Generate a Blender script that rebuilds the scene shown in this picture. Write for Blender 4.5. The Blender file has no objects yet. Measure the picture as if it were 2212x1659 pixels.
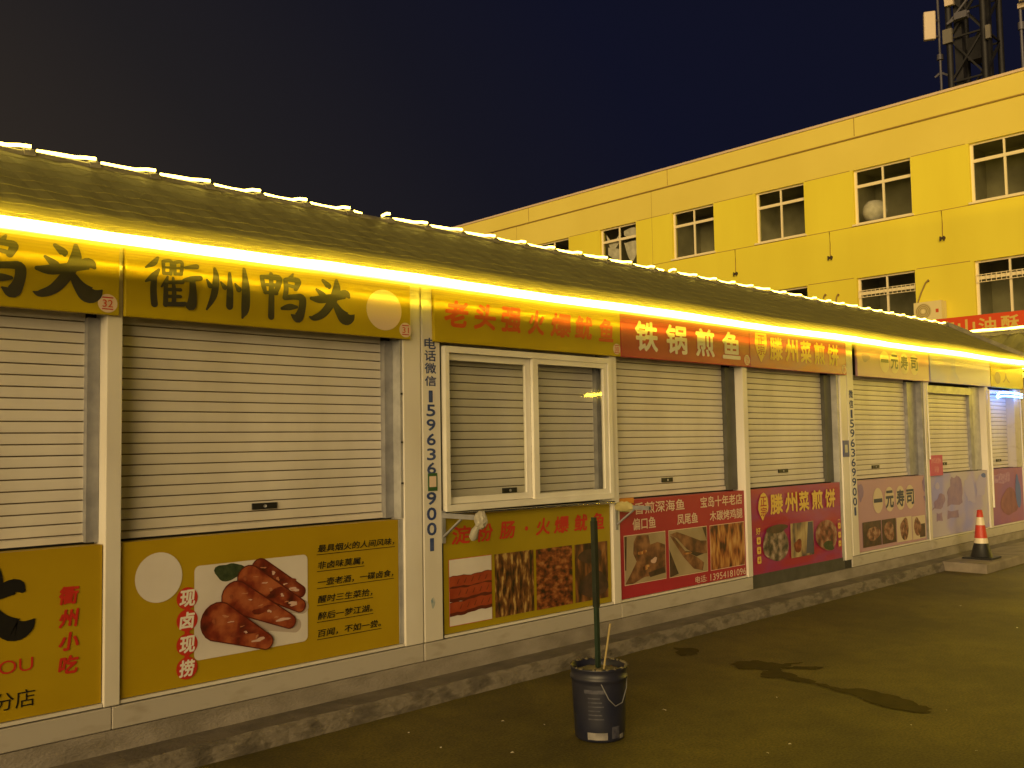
import bpy, bmesh, math, random
from mathutils import Vector, Matrix
random.seed(7)
R = math.radians
SC = bpy.context.scene
COL = SC.collection

# ------------------------------------------------------------------ camera
YAW, PITCH, ROLL = R(45.2549), R(3.5801), R(-0.988)
CAM = Vector((0.0, -4.9, 1.6))
Fw = Vector((math.cos(YAW)*math.cos(PITCH), math.sin(YAW)*math.cos(PITCH), math.sin(PITCH)))
R0 = Vector((math.sin(YAW), -math.cos(YAW), 0)); U0 = R0.cross(Fw)
Rt = R0*math.cos(ROLL) + U0*math.sin(ROLL); Up = -R0*math.sin(ROLL) + U0*math.cos(ROLL)
cd = bpy.data.cameras.new('camera'); cam = bpy.data.objects.new('camera', cd); COL.objects.link(cam)
cam.matrix_world = Matrix(((Rt.x, Up.x, -Fw.x, CAM.x), (Rt.y, Up.y, -Fw.y, CAM.y), (Rt.z, Up.z, -Fw.z, CAM.z), (0, 0, 0, 1)))
cd.sensor_fit = 'HORIZONTAL'; cd.sensor_width = 36; cd.lens = 36*2087.74/2212
cd.clip_start = .05; cd.clip_end = 2000
SC.camera = cam

# ------------------------------------------------------------------ world, sun, exposure
W = bpy.data.worlds.new("World"); SC.world = W; W.use_nodes = True
nt = W.node_tree; nt.nodes.clear()
tc = nt.nodes.new('ShaderNodeTexCoord')
dt = nt.nodes.new('ShaderNodeVectorMath'); dt.operation = 'DOT_PRODUCT'
gd = Vector((-.45, .95, -.62)).normalized(); dt.inputs[1].default_value = gd
nt.links.new(tc.outputs['Generated'], dt.inputs[0])
rp = nt.nodes.new('ShaderNodeValToRGB'); nt.links.new(dt.outputs['Value'], rp.inputs[0])
el = rp.color_ramp.elements
el[0].position = .0; el[0].color = (.0054, .0060, .0165, 1)
el[1].position = .75; el[1].color = (.060, .041, .024, 1)
for p, c in ((.16, (.0080, .0078, .0140)), (.34, (.0150, .0130, .0140)), (.52, (.0300, .0225, .0165))):
    e = el.new(p); e.color = (*c, 1)
bg = nt.nodes.new('ShaderNodeBackground'); nt.links.new(rp.outputs[0], bg.inputs[0]); bg.inputs[1].default_value = 1.0
sky = nt.nodes.new('ShaderNodeTexSky'); sky.sky_type = 'NISHITA'; sky.sun_disc = False
sky.sun_elevation = R(-9); sky.sun_rotation = R(250)
bg2 = nt.nodes.new('ShaderNodeBackground'); nt.links.new(sky.outputs[0], bg2.inputs[0]); bg2.inputs[1].default_value = .03
ad = nt.nodes.new('ShaderNodeAddShader'); nt.links.new(bg.outputs[0], ad.inputs[0]); nt.links.new(bg2.outputs[0], ad.inputs[1])
wo = nt.nodes.new('ShaderNodeOutputWorld'); nt.links.new(ad.outputs[0], wo.inputs[0])

SUN_DIR = Vector((.88, .48, -.115)).normalized()          # the warm flood of light over the lane
sd = bpy.data.lights.new('sun', 'SUN'); sd.energy = 4.4; sd.angle = R(50); sd.color = (1.0, .71, .32)
sun = bpy.data.objects.new('sun', sd); COL.objects.link(sun)
sun.rotation_euler = SUN_DIR.to_track_quat('-Z', 'Y').to_euler(); sun.location = (-20, -20, 12)

SC.view_settings.view_transform = 'Standard'; SC.view_settings.look = 'None'
SC.view_settings.exposure = 0; SC.view_settings.gamma = 1; SC.view_settings.use_curve_mapping = False
SC.render.engine = 'CYCLES'
SC.cycles.use_denoising = True
SC.cycles.sample_clamp_indirect = 4
SC.cycles.max_bounces = 6; SC.cycles.diffuse_bounces = 3

# ------------------------------------------------------------------ materials
MATS = {}
def mat(name, col, rough=.6, col2=None, scale=8., stretch=(1, 1, 1), lo=.35, hi=.65, bump=0., bscale=None, metal=0., spec=.5, stops=None, detail=5., emit=None, estr=0.):
    if name in MATS: return MATS[name]
    m = bpy.data.materials.new(name); m.use_nodes = True; n = m.node_tree.nodes; l = m.node_tree.links
    b = n['Principled BSDF']; b.inputs['Roughness'].default_value = rough; b.inputs['Metallic'].default_value = metal
    b.inputs['Specular IOR Level'].default_value = spec
    b.inputs['Base Color'].default_value = (*col, 1)
    if col2 or stops or bump:
        t = n.new('ShaderNodeTexCoord'); mp = n.new('ShaderNodeMapping'); mp.inputs['Scale'].default_value = stretch
        l.new(t.outputs['Object'], mp.inputs['Vector'])
    if col2 or stops:
        nz = n.new('ShaderNodeTexNoise'); nz.inputs['Scale'].default_value = scale; nz.inputs['Detail'].default_value = detail
        l.new(mp.outputs[0], nz.inputs['Vector'])
        cr = n.new('ShaderNodeValToRGB'); l.new(nz.outputs['Fac'], cr.inputs[0])
        e = cr.color_ramp.elements
        st = stops or [(lo, col), (hi, col2)]
        e[0].position, e[0].color = st[0][0], (*st[0][1], 1); e[1].position, e[1].color = st[-1][0], (*st[-1][1], 1)
        for p, c in st[1:-1]:
            q = e.new(p); q.color = (*c, 1)
        l.new(cr.outputs[0], b.inputs['Base Color'])
    if bump:
        n2 = n.new('ShaderNodeTexNoise'); n2.inputs['Scale'].default_value = bscale or scale*4; n2.inputs['Detail'].default_value = 6
        l.new(mp.outputs[0], n2.inputs['Vector'])
        bp = n.new('ShaderNodeBump'); bp.inputs['Strength'].default_value = bump; bp.inputs['Distance'].default_value = .02
        l.new(n2.outputs['Fac'], bp.inputs['Height']); l.new(bp.outputs[0], b.inputs['Normal'])
    if emit:
        b.inputs['Emission Color'].default_value = (*emit, 1); b.inputs['Emission Strength'].default_value = estr
    MATS[name] = m
    return m

LEDC = (1.0, .70, .04)
led = mat('led_glow', (.9, .8, .5), .4, emit=LEDC, estr=58)
def bloom_volume(k):
    """bloom round the light tube, added as an even emitting volume, the same from every side"""
    m = bpy.data.materials.new('bloom_volume'); m.use_nodes = True; n, l = m.node_tree.nodes, m.node_tree.links; n.clear()
    o = n.new('ShaderNodeOutputMaterial'); e = n.new('ShaderNodeEmission'); e.inputs[0].default_value = (1., .66, .03, 1); e.inputs[1].default_value = k
    l.new(e.outputs[0], o.inputs['Volume']); return m
led_ridge = mat('led_glow_ridge', (.9, .8, .5), .4, emit=(1., .72, .10), estr=13)
led_far = mat('led_glow_bright', (.9, .8, .5), .4, emit=LEDC, estr=130)
neon = mat('neon_blue', (.3, .5, .9), .3, emit=(.10, .30, 1.0), estr=20)
white = mat('white_metal', (.74, .71, .66), .45, (.64, .60, .53), 3.0, (1, 1, .35))
whited = mat('white_metal_worn_dimmed', (.44, .405, .36), .5, (.30, .25, .19), 5.0, (1, 1, 3), .55, .85)  # worn white, its base also darkened for the weaker light low down
pvc = mat('window_pvc', (.78, .76, .70), .35, (.70, .67, .60), 4)
shut = mat('shutter_metal', (.70, .66, .60), .45, (.54, .50, .43), 1.3, (1.6, 1, .7), .32, .70, bump=.22, bscale=3.0)
slatj = mat('slat_joint', (.13, .095, .055), .8)
galv = mat('galvanised', (.34, .34, .36), .45, (.24, .24, .26), 9, metal=.35)
galvl = mat('galvanised_light', (.50, .50, .50), .4, (.36, .36, .37), 9, metal=.3)
dark = mat('black_plastic', (.012, .012, .012), .5)
blackp = mat('black_print', (.012, .011, .010), .42)
gasket = mat('dark_gap', (.03, .028, .025), .8)
yel = mat('sign_yellow', (.47, .355, .004), .45, (.43, .32, .004), 2.0, spec=.35)
blacks = mat('black_sign_print', (.020, .017, .010), .62, spec=1.)
yel2 = mat('panel_yellow', (.42, .285, .0035), .42, (.38, .25, .003), 2.2)  # base lowered to carry the dimmer light on the lower panels
yel3 = mat('panel_olive_yellow', (.36, .27, .005), .42, (.32, .235, .004), 2.2)
redp = mat('red_print', (.50, .030, .016), .42)
redp2 = mat('red_print_orange', (.60, .075, .012), .42)
redb = mat('banner_red', (.40, .016, .040), .42, (.34, .012, .034), 2.0)
redb2 = mat('banner_magenta', (.36, .022, .080), .38, stops=[(.40, (.36, .016, .045)), (.52, (.30, .03, .15)), (.64, (.36, .016, .045))], scale=2.1, stretch=(.5, 1, 1.6))
pinkw = mat('pale_pink_print', (.72, .56, .44), .45)
whitep = mat('white_print', (.78, .74, .68), .45)
wbg = mat('photo_white', (.72, .68, .66), .45, (.60, .55, .52), 2.0)
yelt = mat('yellow_print', (.72, .50, .10), .42)
pinkb = mat('banner_pink', (.47, .28, .33), .42, (.42, .25, .34), 1.5)
navyp = mat('navy_print', (.020, .030, .085), .45)
stencil = mat('stencil_blue', (.022, .045, .17), .7, (.06, .09, .24), 26., (1, 1, 1), .42, .72)
smudge = mat('blue_smudge', (.10, .22, .30), .7, (.5, .5, .46), 20.)
lilac = mat('banner_lilac', (.50, .42, .50), .45, stops=[(.42, (.46, .42, .54)), (.50, (.38, .33, .62)), (.58, (.30, .29, .72))], scale=1.4, detail=2)
lilac2 = mat('lilac_shape', (.40, .36, .66), .45)
violet = mat('violet_print', (.22, .14, .34), .45, (.30, .20, .36), 7)
purple = mat('banner_purple', (.22, .07, .26), .42, (.30, .09, .16), 1.7)
bluep = mat('blue_print', (.05, .10, .42), .45)
magen = mat('poster_magenta', (.50, .05, .16), .45)
orangep = mat('orange_paper', (.62, .24, .03), .55)
greenp = mat('sticker_green', (.03, .10, .03), .45)
plaqueb = mat('plaque_blue', (.04, .05, .24), .4)
conc = mat('concrete', (.30, .265, .23), .85, (.19, .165, .135), 3.5, (1, 1, 2.2), .35, .68, bump=.35, bscale=45)
tread = mat('concrete_tread_shaded', (.16, .135, .11), .9, (.10, .085, .07), 4, (1, 1.5, 1), bump=.3, bscale=40)  # upward faces: their shade is put into this darker concrete colour
kerbm = mat('kerb_peeled', (.33, .29, .25), .9, stops=[(.36, (.090, .076, .058)), (.46, (.125, .106, .082)), (.55, (.195, .168, .132)), (.74, (.155, .132, .104))], scale=7.5, stretch=(.8, 1, 1.9), bump=.6, bscale=28, detail=9)
kerb2 = mat('kerb_plain', (.27, .23, .18), .9, (.18, .15, .115), 5, bump=.3, bscale=40)
rubber = mat('grey_rubber', (.075, .072, .062), .7, (.05, .048, .042), 6)
asph = None
tile = mat('roof_tile', (.20, .185, .06), .6, (.165, .15, .048), 5.0, bump=.12, bscale=60, spec=.3)
tiled = mat('roof_tile_ridge', (.17, .155, .13), .5, (.11, .10, .085), 6)
wallp = mat('building_paint', (.83, .715, .052), .8, (.75, .625, .040), .55, (1, 1, .25), .30, .72, bump=.05, bscale=30)
wallp2 = mat('building_paint_upper', (.80, .66, .125), .8, (.75, .61, .105), .35)
coping = mat('coping', (.66, .50, .34), .7)
seam = mat('seam_sealant', (.36, .23, .05), .9)
frame_c = mat('window_frame_cream', (.86, .74, .46), .5)
room = mat('room_wall', (.40, .37, .20), .9, (.26, .24, .12), 1.2)
cloth = mat('curtain_cloth', (.62, .58, .46), .9, (.46, .43, .33), 6)
glassm = bpy.data.materials.new('window_glass'); glassm.use_nodes = True
g_n, g_l = glassm.node_tree.nodes, glassm.node_tree.links; g_n.clear()
_o = g_n.new('ShaderNodeOutputMaterial'); _m = g_n.new('ShaderNodeMixShader'); _lw = g_n.new('ShaderNodeLayerWeight'); _lw.inputs[0].default_value = .5; _pw = g_n.new('ShaderNodeMath'); _pw.operation = 'POWER'; _pw.inputs[1].default_value = 4.; _f = g_n.new('ShaderNodeMath'); _f.operation = 'MULTIPLY_ADD'; _f.inputs[1].default_value = .8; _f.inputs[2].default_value = .06
_t = g_n.new('ShaderNodeBsdfTransparent'); _t.inputs[0].default_value = (.94, .95, .92, 1); _g = g_n.new('ShaderNodeBsdfGlossy'); _g.inputs['Roughness'].default_value = .03
g_l.new(_lw.outputs['Facing'], _pw.inputs[0]); g_l.new(_pw.outputs[0], _f.inputs[0]); g_l.new(_f.outputs[0], _m.inputs[0]); g_l.new(_t.outputs[0], _m.inputs[1]); g_l.new(_g.outputs[0], _m.inputs[2]); g_l.new(_m.outputs[0], _o.inputs[0])
steel = mat('stainless', (.62, .60, .56), .16, metal=1.)
iron = mat('painted_iron_green', (.016, .038, .022), .5, (.010, .022, .014), 9)
ironk = mat('wrapped_iron', (.016, .022, .014), .6, (.010, .014, .008), 30)
towerm = mat('tower_steel', (.020, .019, .025), .6, (.012, .012, .016), 4, metal=.2)
towerl = mat('tower_steel_light', (.12, .115, .15), .5, metal=.2)
antm = mat('antenna_shell', (.62, .50, .40), .5)
bucketm = mat('bucket_navy', (.012, .014, .032), .42, (.022, .022, .035), 6)
bucketl = mat('bucket_label', (.30, .28, .27), .6, (.16, .15, .15), 14)
bucketp = mat('bucket_small_print', (.075, .075, .10), .5, (.035, .035, .06), 30)
cementm = mat('cement_fill', (.16, .135, .085), .95, (.10, .085, .05), 12, bump=.6, bscale=30)
bamboo = mat('bamboo', (.36, .28, .12), .7)
bagm = mat('plastic_bag', (.40, .37, .30), .4, (.30, .28, .22), 14)
paperm = mat('crumpled_paper', (.44, .38, .16), .7, (.34, .29, .11), 10)
conered = mat('cone_red', (.50, .045, .025), .45)
conewhite = mat('cone_white', (.70, .62, .46), .35)
redsign = mat('shop_sign_red', (.72, .075, .012), .5)
acm = mat('aircon_shell', (.78, .66, .30), .5)
acd = mat('aircon_grille', (.36, .27, .08), .6)
# food prints
duckm = mat('print_duck', (.3, .08, .03), .42, stops=[(.30, (.06, .010, .006)), (.45, (.20, .028, .012)), (.56, (.34, .085, .030)), (.70, (.42, .13, .05))], scale=9, detail=3)
duckm2 = mat('print_duck_dark', (.2, .05, .03), .42, stops=[(.30, (.04, .008, .005)), (.50, (.16, .022, .010)), (.70, (.32, .085, .035))], scale=11, detail=3)
shine = mat('print_highlight', (.62, .42, .36), .42)
duckg = mat('print_duck_light', (.46, .19, .10), .42)
leafm = mat('print_parsley', (.02, .035, .012), .5, (.05, .07, .03), 40)
saus = mat('print_sausage', (.34, .06, .02), .42, (.26, .035, .012), 10)
sausd = mat('print_sausage_dark', (.10, .015, .008), .45)
squid1 = mat('print_squid', (.1, .04, .01), .42, stops=[(.36, (.018, .012, .006)), (.46, (.10, .035, .012)), (.55, (.20, .085, .022)), (.63, (.46, .30, .10))], scale=17, stretch=(1.6, 1, .55), detail=3)
squid2 = mat('print_squid_red', (.1, .04, .01), .42, stops=[(.36, (.022, .010, .005)), (.47, (.13, .030, .010)), (.57, (.26, .075, .020)), (.68, (.38, .17, .06))], scale=21, stretch=(.8, 1, 1.2), detail=4)
squid3 = mat('print_grill', (.1, .04, .01), .42, stops=[(.36, (.020, .012, .008)), (.50, (.09, .035, .014)), (.62, (.26, .10, .03)), (.72, (.42, .24, .09))], scale=9, stretch=(1.6, 1, .5), detail=3)
fishm = mat('print_fish', (.2, .09, .04), .42, stops=[(.34, (.075, .032, .018)), (.5, (.17, .070, .034)), (.64, (.30, .14, .065))], scale=10, detail=4)
fishbg = mat('print_plate', (.40, .31, .20), .42, (.30, .23, .13), 3)
drum = mat('print_drumsticks', (.4, .2, .06), .42, stops=[(.36, (.05, .014, .008)), (.45, (.26, .07, .02)), (.56, (.46, .21, .06)), (.68, (.56, .33, .13))], scale=9, stretch=(2.2, 1, .6), detail=2)
dish1 = mat('print_dish_grey', (.2, .16, .14), .42, stops=[(.36, (.03, .026, .024)), (.48, (.13, .10, .075)), (.58, (.26, .18, .14)), (.68, (.38, .32, .28))], scale=15, detail=4)
dish2 = mat('print_wrap', (.4, .3, .16), .42, stops=[(.38, (.06, .045, .06)), (.50, (.34, .24, .12)), (.64, (.50, .40, .22))], scale=5, stretch=(1.4, 1, .7), detail=2)
dish3 = mat('print_noodle', (.2, .1, .08), .42, stops=[(.36, (.06, .016, .014)), (.5, (.24, .07, .045)), (.62, (.36, .22, .16))], scale=11, detail=4)
sush = mat('print_sushi', (.2, .1, .08), .42, stops=[(.36, (.05, .020, .014)), (.5, (.22, .085, .05)), (.62, (.36, .22, .16))], scale=14, detail=3)
sushd = mat('print_sushi_dark', (.035, .022, .016), .42, (.09, .045, .03), 12)
cream = mat('print_cream', (.60, .50, .38), .45)
# asphalt
asph = bpy.data.materials.new('asphalt'); asph.use_nodes = True
n, l = asph.node_tree.nodes, asph.node_tree.links; b = n['Principled BSDF']
t = n.new('ShaderNodeTexCoord')
def _nz(sc, det, rough=.6):
    q = n.new('ShaderNodeTexNoise'); q.inputs['Scale'].default_value = sc; q.inputs['Detail'].default_value = det; q.inputs['Roughness'].default_value = rough
    l.new(t.outputs['Object'], q.inputs['Vector']); return q
a1, a2, a3 = _nz(.9, 4), _nz(5, 8, .7), _nz(70, 3)
c1 = n.new('ShaderNodeValToRGB'); l.new(a1.outputs['Fac'], c1.inputs[0]); c1.color_ramp.elements[0].position = .35; c1.color_ramp.elements[1].position = .68
c1.color_ramp.elements[0].color = (.074, .058, .007, 1); c1.color_ramp.elements[1].color = (.142, .112, .013, 1)
c2 = n.new('ShaderNodeValToRGB'); l.new(a2.outputs['Fac'], c2.inputs[0]); c2.color_ramp.elements[0].position = .30; c2.color_ramp.elements[1].position = .56
c2.color_ramp.elements[0].color = (.50, .50, .50, 1); c2.color_ramp.elements[1].color = (1, 1, 1, 1)
mx = n.new('ShaderNodeMixRGB'); mx.blend_type = 'MULTIPLY'; mx.inputs[0].default_value = .6; l.new(c1.outputs[0], mx.inputs[1]); l.new(c2.outputs[0], mx.inputs[2])
c3 = n.new('ShaderNodeValToRGB'); l.new(a3.outputs['Fac'], c3.inputs[0]); c3.color_ramp.elements[0].position = .30; c3.color_ramp.elements[1].position = .70
c3.color_ramp.elements[0].color = (.38, .38, .38, 1); c3.color_ramp.elements[1].color = (1.5, 1.5, 1.42, 1)
mx2 = n.new('ShaderNodeMixRGB'); mx2.blend_type = 'MULTIPLY'; mx2.inputs[0].default_value = .8; l.new(mx.outputs[0], mx2.inputs[1]); l.new(c3.outputs[0], mx2.inputs[2])
l.new(mx2.outputs[0], b.inputs['Base Color']); b.inputs['Roughness'].default_value = .72
bp = n.new('ShaderNodeBump'); bp.inputs['Strength'].default_value = .5; bp.inputs['Distance'].default_value = .006; l.new(a3.outputs['Fac'], bp.inputs['Height']); l.new(bp.outputs[0], b.inputs['Normal'])
wet = mat('wet_asphalt', (.050, .039, .008), .8, (.066, .052, .010), 12, bump=.3, bscale=120, spec=.15)

# ------------------------------------------------------------------ mesh helpers
class MB:
    def __init__(self): self.v = []; self.f = []; self.m = []; self.mats = []; self.sm = []
    def mi(self, m):
        if m not in self.mats: self.mats.append(m)
        return self.mats.index(m)
    def add(self, vs, fs, m, smooth=False):
        o = len(self.v); self.v += [Vector(p) for p in vs]; i = self.mi(m)
        for f in fs: self.f.append([o+k for k in f]); self.m.append(i); self.sm.append(smooth)
        return self
    def box(self, a, b, m):
        x0, y0, z0 = a; x1, y1, z1 = b
        vs = [(x0,y0,z0),(x1,y0,z0),(x1,y1,z0),(x0,y1,z0),(x0,y0,z1),(x1,y0,z1),(x1,y1,z1),(x0,y1,z1)]
        return self.add(vs, [(0,3,2,1),(4,5,6,7),(0,1,5,4),(1,2,6,5),(2,3,7,6),(3,0,4,7)], m)
    def quad(self, x0, x1, z0, z1, y, m):
        return self.add([(x0,y,z0),(x1,y,z0),(x1,y,z1),(x0,y,z1)], [(0,1,2,3)], m)
    def poly(self, pts, y, m):                                   # polygon in a plane y = const
        return self.add([(x, y, z) for x, z in pts], [tuple(range(len(pts)))], m)
    def disc(self, cx, cz, rx, rz, y, m, n=28):
        return self.poly([(cx+rx*math.cos(2*math.pi*k/n), cz+rz*math.sin(2*math.pi*k/n)) for k in range(n)], y, m)
    def tube(self, path, r, m, n=8, caps=True, smooth=True):
        path = [Vector(p) for p in path]; rings = []
        rr = r if isinstance(r, (list, tuple)) else [r]*len(path)
        for i, p in enumerate(path):
            d = (path[min(i+1, len(path)-1)] - path[max(i-1, 0)]).normalized()
            u = d.cross(Vector((0, 0, 1)));
            if u.length < 1e-3: u = Vector((1, 0, 0))
            u.normalize(); w = u.cross(d)
            rings.append([p + (u*math.cos(2*math.pi*k/n) + w*math.sin(2*math.pi*k/n))*rr[i] for k in range(n)])
        vs = [q for rg in rings for q in rg]; fs = []
        for i in range(len(path)-1):
            for k in range(n):
                fs.append((i*n+k, i*n+(k+1) % n, (i+1)*n+(k+1) % n, (i+1)*n+k))
        self.add(vs, fs, m, smooth)
        if caps: self.add(vs, [tuple(range(n))[::-1], tuple(range((len(path)-1)*n, len(path)*n))], m)
        return self
    def bar(self, a, b, w, h, m):                                  # square bar from a to b
        a, b = Vector(a), Vector(b); d = (b-a).normalized(); u = d.cross(Vector((0, 0, 1)))
        if u.length < 1e-3: u = Vector((1, 0, 0))
        u.normalize(); q = u.cross(d); vs = []
        for p in (a, b):
            for s, t_ in ((-1,-1),(1,-1),(1,1),(-1,1)): vs.append(p + u*s*w/2 + q*t_*h/2)
        return self.add(vs, [(0,1,2,3)[::-1],(4,5,6,7),(0,1,5,4),(1,2,6,5),(2,3,7,6),(3,0,4,7)], m)
    def lathe(self, prof, c, m, n=32, smooth=True):
        vs = []; fs = []
        for r, z in prof:
            for k in range(n): vs.append((c[0]+r*math.cos(2*math.pi*k/n), c[1]+r*math.sin(2*math.pi*k/n), c[2]+z))
        for i in range(len(prof)-1):
            for k in range(n): fs.append((i*n+k, i*n+(k+1) % n, (i+1)*n+(k+1) % n, (i+1)*n+k))
        return self.add(vs, fs, m, smooth)
    def cut(self):                                                  # close one line of writing, start the next
        if self.v: self.build('lettering', self.par)
        self.v, self.f, self.m, self.mats, self.sm = [], [], [], [], []
    def build(self, name, parent=None, loc=None):
        me = bpy.data.meshes.new(name)
        off = Vector(loc) if loc is not None else (parent_loc(parent) if parent else Vector())
        me.from_pydata([tuple(p-off) for p in self.v], [], self.f)
        for m in self.mats: me.materials.append(m)
        for p, i, s in zip(me.polygons, self.m, self.sm): p.material_index = i; p.use_smooth = s
        me.update()
        o = bpy.data.objects.new(name, me); COL.objects.link(o)
        if parent is not None: o.parent = parent
        else: o.location = off
        return o
def parent_loc(p):
    v = Vector()
    while p is not None: v += p.location; p = p.parent
    return v
def tag(o, label, cat, group=None, kind=None):
    o['label'] = label; o['category'] = cat
    if group: o['group'] = group
    if kind: o['kind'] = kind
    return o
def thing(name, label, cat, loc, group=None):
    o = bpy.data.objects.new(name, None); COL.objects.link(o); o.location = loc; o.empty_display_size = .2
    return tag(o, label, cat, group)
def struct(o): o['kind'] = 'structure'; return o

# ------------------------------------------------------------------ writing
def glyphs(s, bold, shear=0.):
    c = bpy.data.curves.new('t', 'FONT'); c.body = s; c.offset = bold; c.shear = shear; c.dimensions = '2D'; c.resolution_u = 3
    o = bpy.data.objects.new('t', c); COL.objects.link(o)
    me = bpy.data.meshes.new_from_object(o.evaluated_get(bpy.context.evaluated_depsgraph_get()))
    vs = [(v.co.x, v.co.y) for v in me.vertices]; fs = [tuple(p.vertices) for p in me.polygons]
    bpy.data.objects.remove(o); bpy.data.curves.remove(c); bpy.data.meshes.remove(me)
    return vs, fs
def put(mb, s, x0, x1, z0, z1, y, m, bold=.02, shear=0., square=False, tilt=0.):
    vs, fs = glyphs(s, 0., shear)
    a, b_ = min(v[0] for v in vs), max(v[0] for v in vs); c, d = min(v[1] for v in vs), max(v[1] for v in vs)
    if square: c, d = -.08, .86
    e = bold*.72*(z1-z0); x0 += e; x1 -= e; z0 += e; z1 -= e
    for k, (dx, dz) in enumerate(((0, 0), (1, 0), (-1, 0), (0, 1), (0, -1), (.7, .7), (-.7, -.7), (.7, -.7), (-.7, .7)) if e > 0 else ((0, 0),)):
        mb.add([(x0+dx*e+(v[0]-a)/(b_-a)*(x1-x0), y-.00012*k, z0+dz*e+(v[1]-c)/(d-c)*(z1-z0)) for v in vs], fs, m)
    return mb
def column(mb, s, x0, x1, ztop, zbot, y, m, bold=.03, fill=.86, shear=0.):
    st = (ztop-zbot)/len(s)
    for i, ch in enumerate(s):
        if ch == ' ': continue
        w = (x1-x0)*(.55 if ch == '1' else 1); cx = (x0+x1)/2
        put(mb, ch, cx-w/2, cx+w/2, ztop-st*(i+.5+fill/2), ztop-st*(i+.5-fill/2), y, m, bold, shear)
BRUSH = {
 '头': [[(.30,.94,.05),(.42,.83,.10),(.44,.78,.04)], [(.16,.72,.04),(.30,.60,.10),(.33,.55,.03)],
       [(.05,.50,.06),(.25,.50,.13),(.60,.60,.12),(.80,.68,.15),(.88,.62,.05)],
       [(.60,.98,.05),(.60,.75,.13),(.50,.48,.13),(.30,.18,.12),(.10,.06,.09),(.0,.08,.02)],
       [(.56,.44,.08),(.66,.26,.14),(.80,.12,.22),(.92,.14,.14),(1.0,.22,.02)]],
 '州': [[(.20,.90,.05),(.23,.70,.10),(.18,.35,.10),(.03,.05,.03)], [(.52,.84,.05),(.53,.5,.10),(.52,.16,.11)],
       [(.84,.97,.05),(.88,.6,.12),(.87,.15,.13),(.80,-.06,.03)], [(.03,.66,.03),(.10,.54,.08)], [(.33,.64,.03),(.41,.54,.08)], [(.64,.64,.03),(.72,.53,.09)]],
 '鸭': [[(.03,.86,.06),(.08,.66,.08),(.12,.52,.05)], [(.04,.86,.06),(.25,.87,.08),(.42,.86,.10),(.40,.70,.09),(.34,.54,.07)], [(.10,.70,.05),(.36,.71,.06)],
       [(.10,.53,.05),(.36,.54,.07)], [(.24,.94,.06),(.25,.5,.09),(.24,.02,.10)],
       [(.74,1.0,.03),(.68,.88,.09)], [(.56,.84,.07),(.58,.66,.08),(.55,.46,.08)], [(.57,.86,.06),(.76,.87,.08),(.86,.84,.10),(.80,.68,.08)],
       [(.62,.74,.05),(.74,.72,.06)], [(.55,.46,.08),(.80,.50,.09),(.95,.48,.12),(.94,.24,.12),(.84,.04,.15),(.70,.10,.03)], [(.48,.22,.05),(.66,.27,.10),(.82,.28,.05)]],
 '衢': [[(.22,.98,.04),(.14,.86,.08),(.0,.76,.03)], [(.24,.74,.04),(.14,.60,.09),(.0,.48,.03)], [(.15,.58,.08),(.14,.30,.09),(.16,.04,.09)],
       [(.32,.92,.05),(.33,.68,.05)], [(.32,.92,.05),(.47,.93,.05),(.46,.68,.05)], [(.33,.80,.035),(.46,.81,.035)], [(.33,.68,.05),(.46,.69,.05)],
       [(.53,.92,.05),(.54,.69,.05)], [(.53,.92,.05),(.67,.94,.05),(.66,.70,.05)], [(.54,.81,.035),(.66,.82,.035)], [(.54,.69,.05),(.66,.70,.05)],
       [(.40,.62,.03),(.36,.50,.06),(.28,.40,.02)], [(.37,.50,.06),(.36,.05,.07)], [(.38,.50,.05),(.68,.54,.06)], [(.38,.36,.05),(.64,.38,.05)],
       [(.38,.22,.05),(.64,.24,.05)], [(.36,.06,.06),(.70,.09,.07)], [(.50,.60,.04),(.52,.30,.06),(.51,.07,.06)],
       [(.73,.84,.04),(.95,.89,.08)], [(.70,.58,.04),(.84,.62,.08),(1.02,.66,.08)], [(.87,.62,.08),(.88,.30,.11),(.84,.06,.13),(.72,.13,.02)]],
}
def brush(mb, ch, x0, x1, z0, z1, y, m, fat=1.):
    for si, st in enumerate(BRUSH[ch]):
        pts = []
        for i in range(len(st)-1):                              # smooth the stroke
            for k in range(5):
                t_ = k/5; p0 = st[max(i-1, 0)]; p1 = st[i]; p2 = st[i+1]; p3 = st[min(i+2, len(st)-1)]
                pts.append([.5*(2*p1[j]+(p2[j]-p0[j])*t_+(2*p0[j]-5*p1[j]+4*p2[j]-p3[j])*t_*t_+(3*p1[j]-p0[j]-3*p2[j]+p3[j])*t_**3) for j in range(3)])
        pts.append(list(st[-1]))
        L, Rr = [], []
        for i, p in enumerate(pts):
            q0, q1 = pts[max(i-1, 0)], pts[min(i+1, len(pts)-1)]; dx, dz = q1[0]-q0[0], q1[1]-q0[1]; ln = math.hypot(dx, dz) or 1
            h = max(p[2], .015)*fat*.5
            L.append((p[0]-dz/ln*h, p[1]+dx/ln*h)); Rr.append((p[0]+dz/ln*h, p[1]-dx/ln*h))
        yy = y - si*.00035
        for i in range(len(pts)-1):
            q = [L[i], Rr[i], Rr[i+1], L[i+1]]
            mb.add([(x0+a*(x1-x0), yy-i*.000006, z0+b_*(z1-z0)) for a, b_ in q], [(0,1,2,3)], m)
        for e_, dv in ((pts[0], pts[1]), (pts[-1], pts[-2])):
            mb.disc(x0+e_[0]*(x1-x0), z0+e_[1]*(z1-z0), e_[2]*fat*.5*(x1-x0), e_[2]*fat*.5*(z1-z0), yy-.00025, m, 12)
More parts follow.
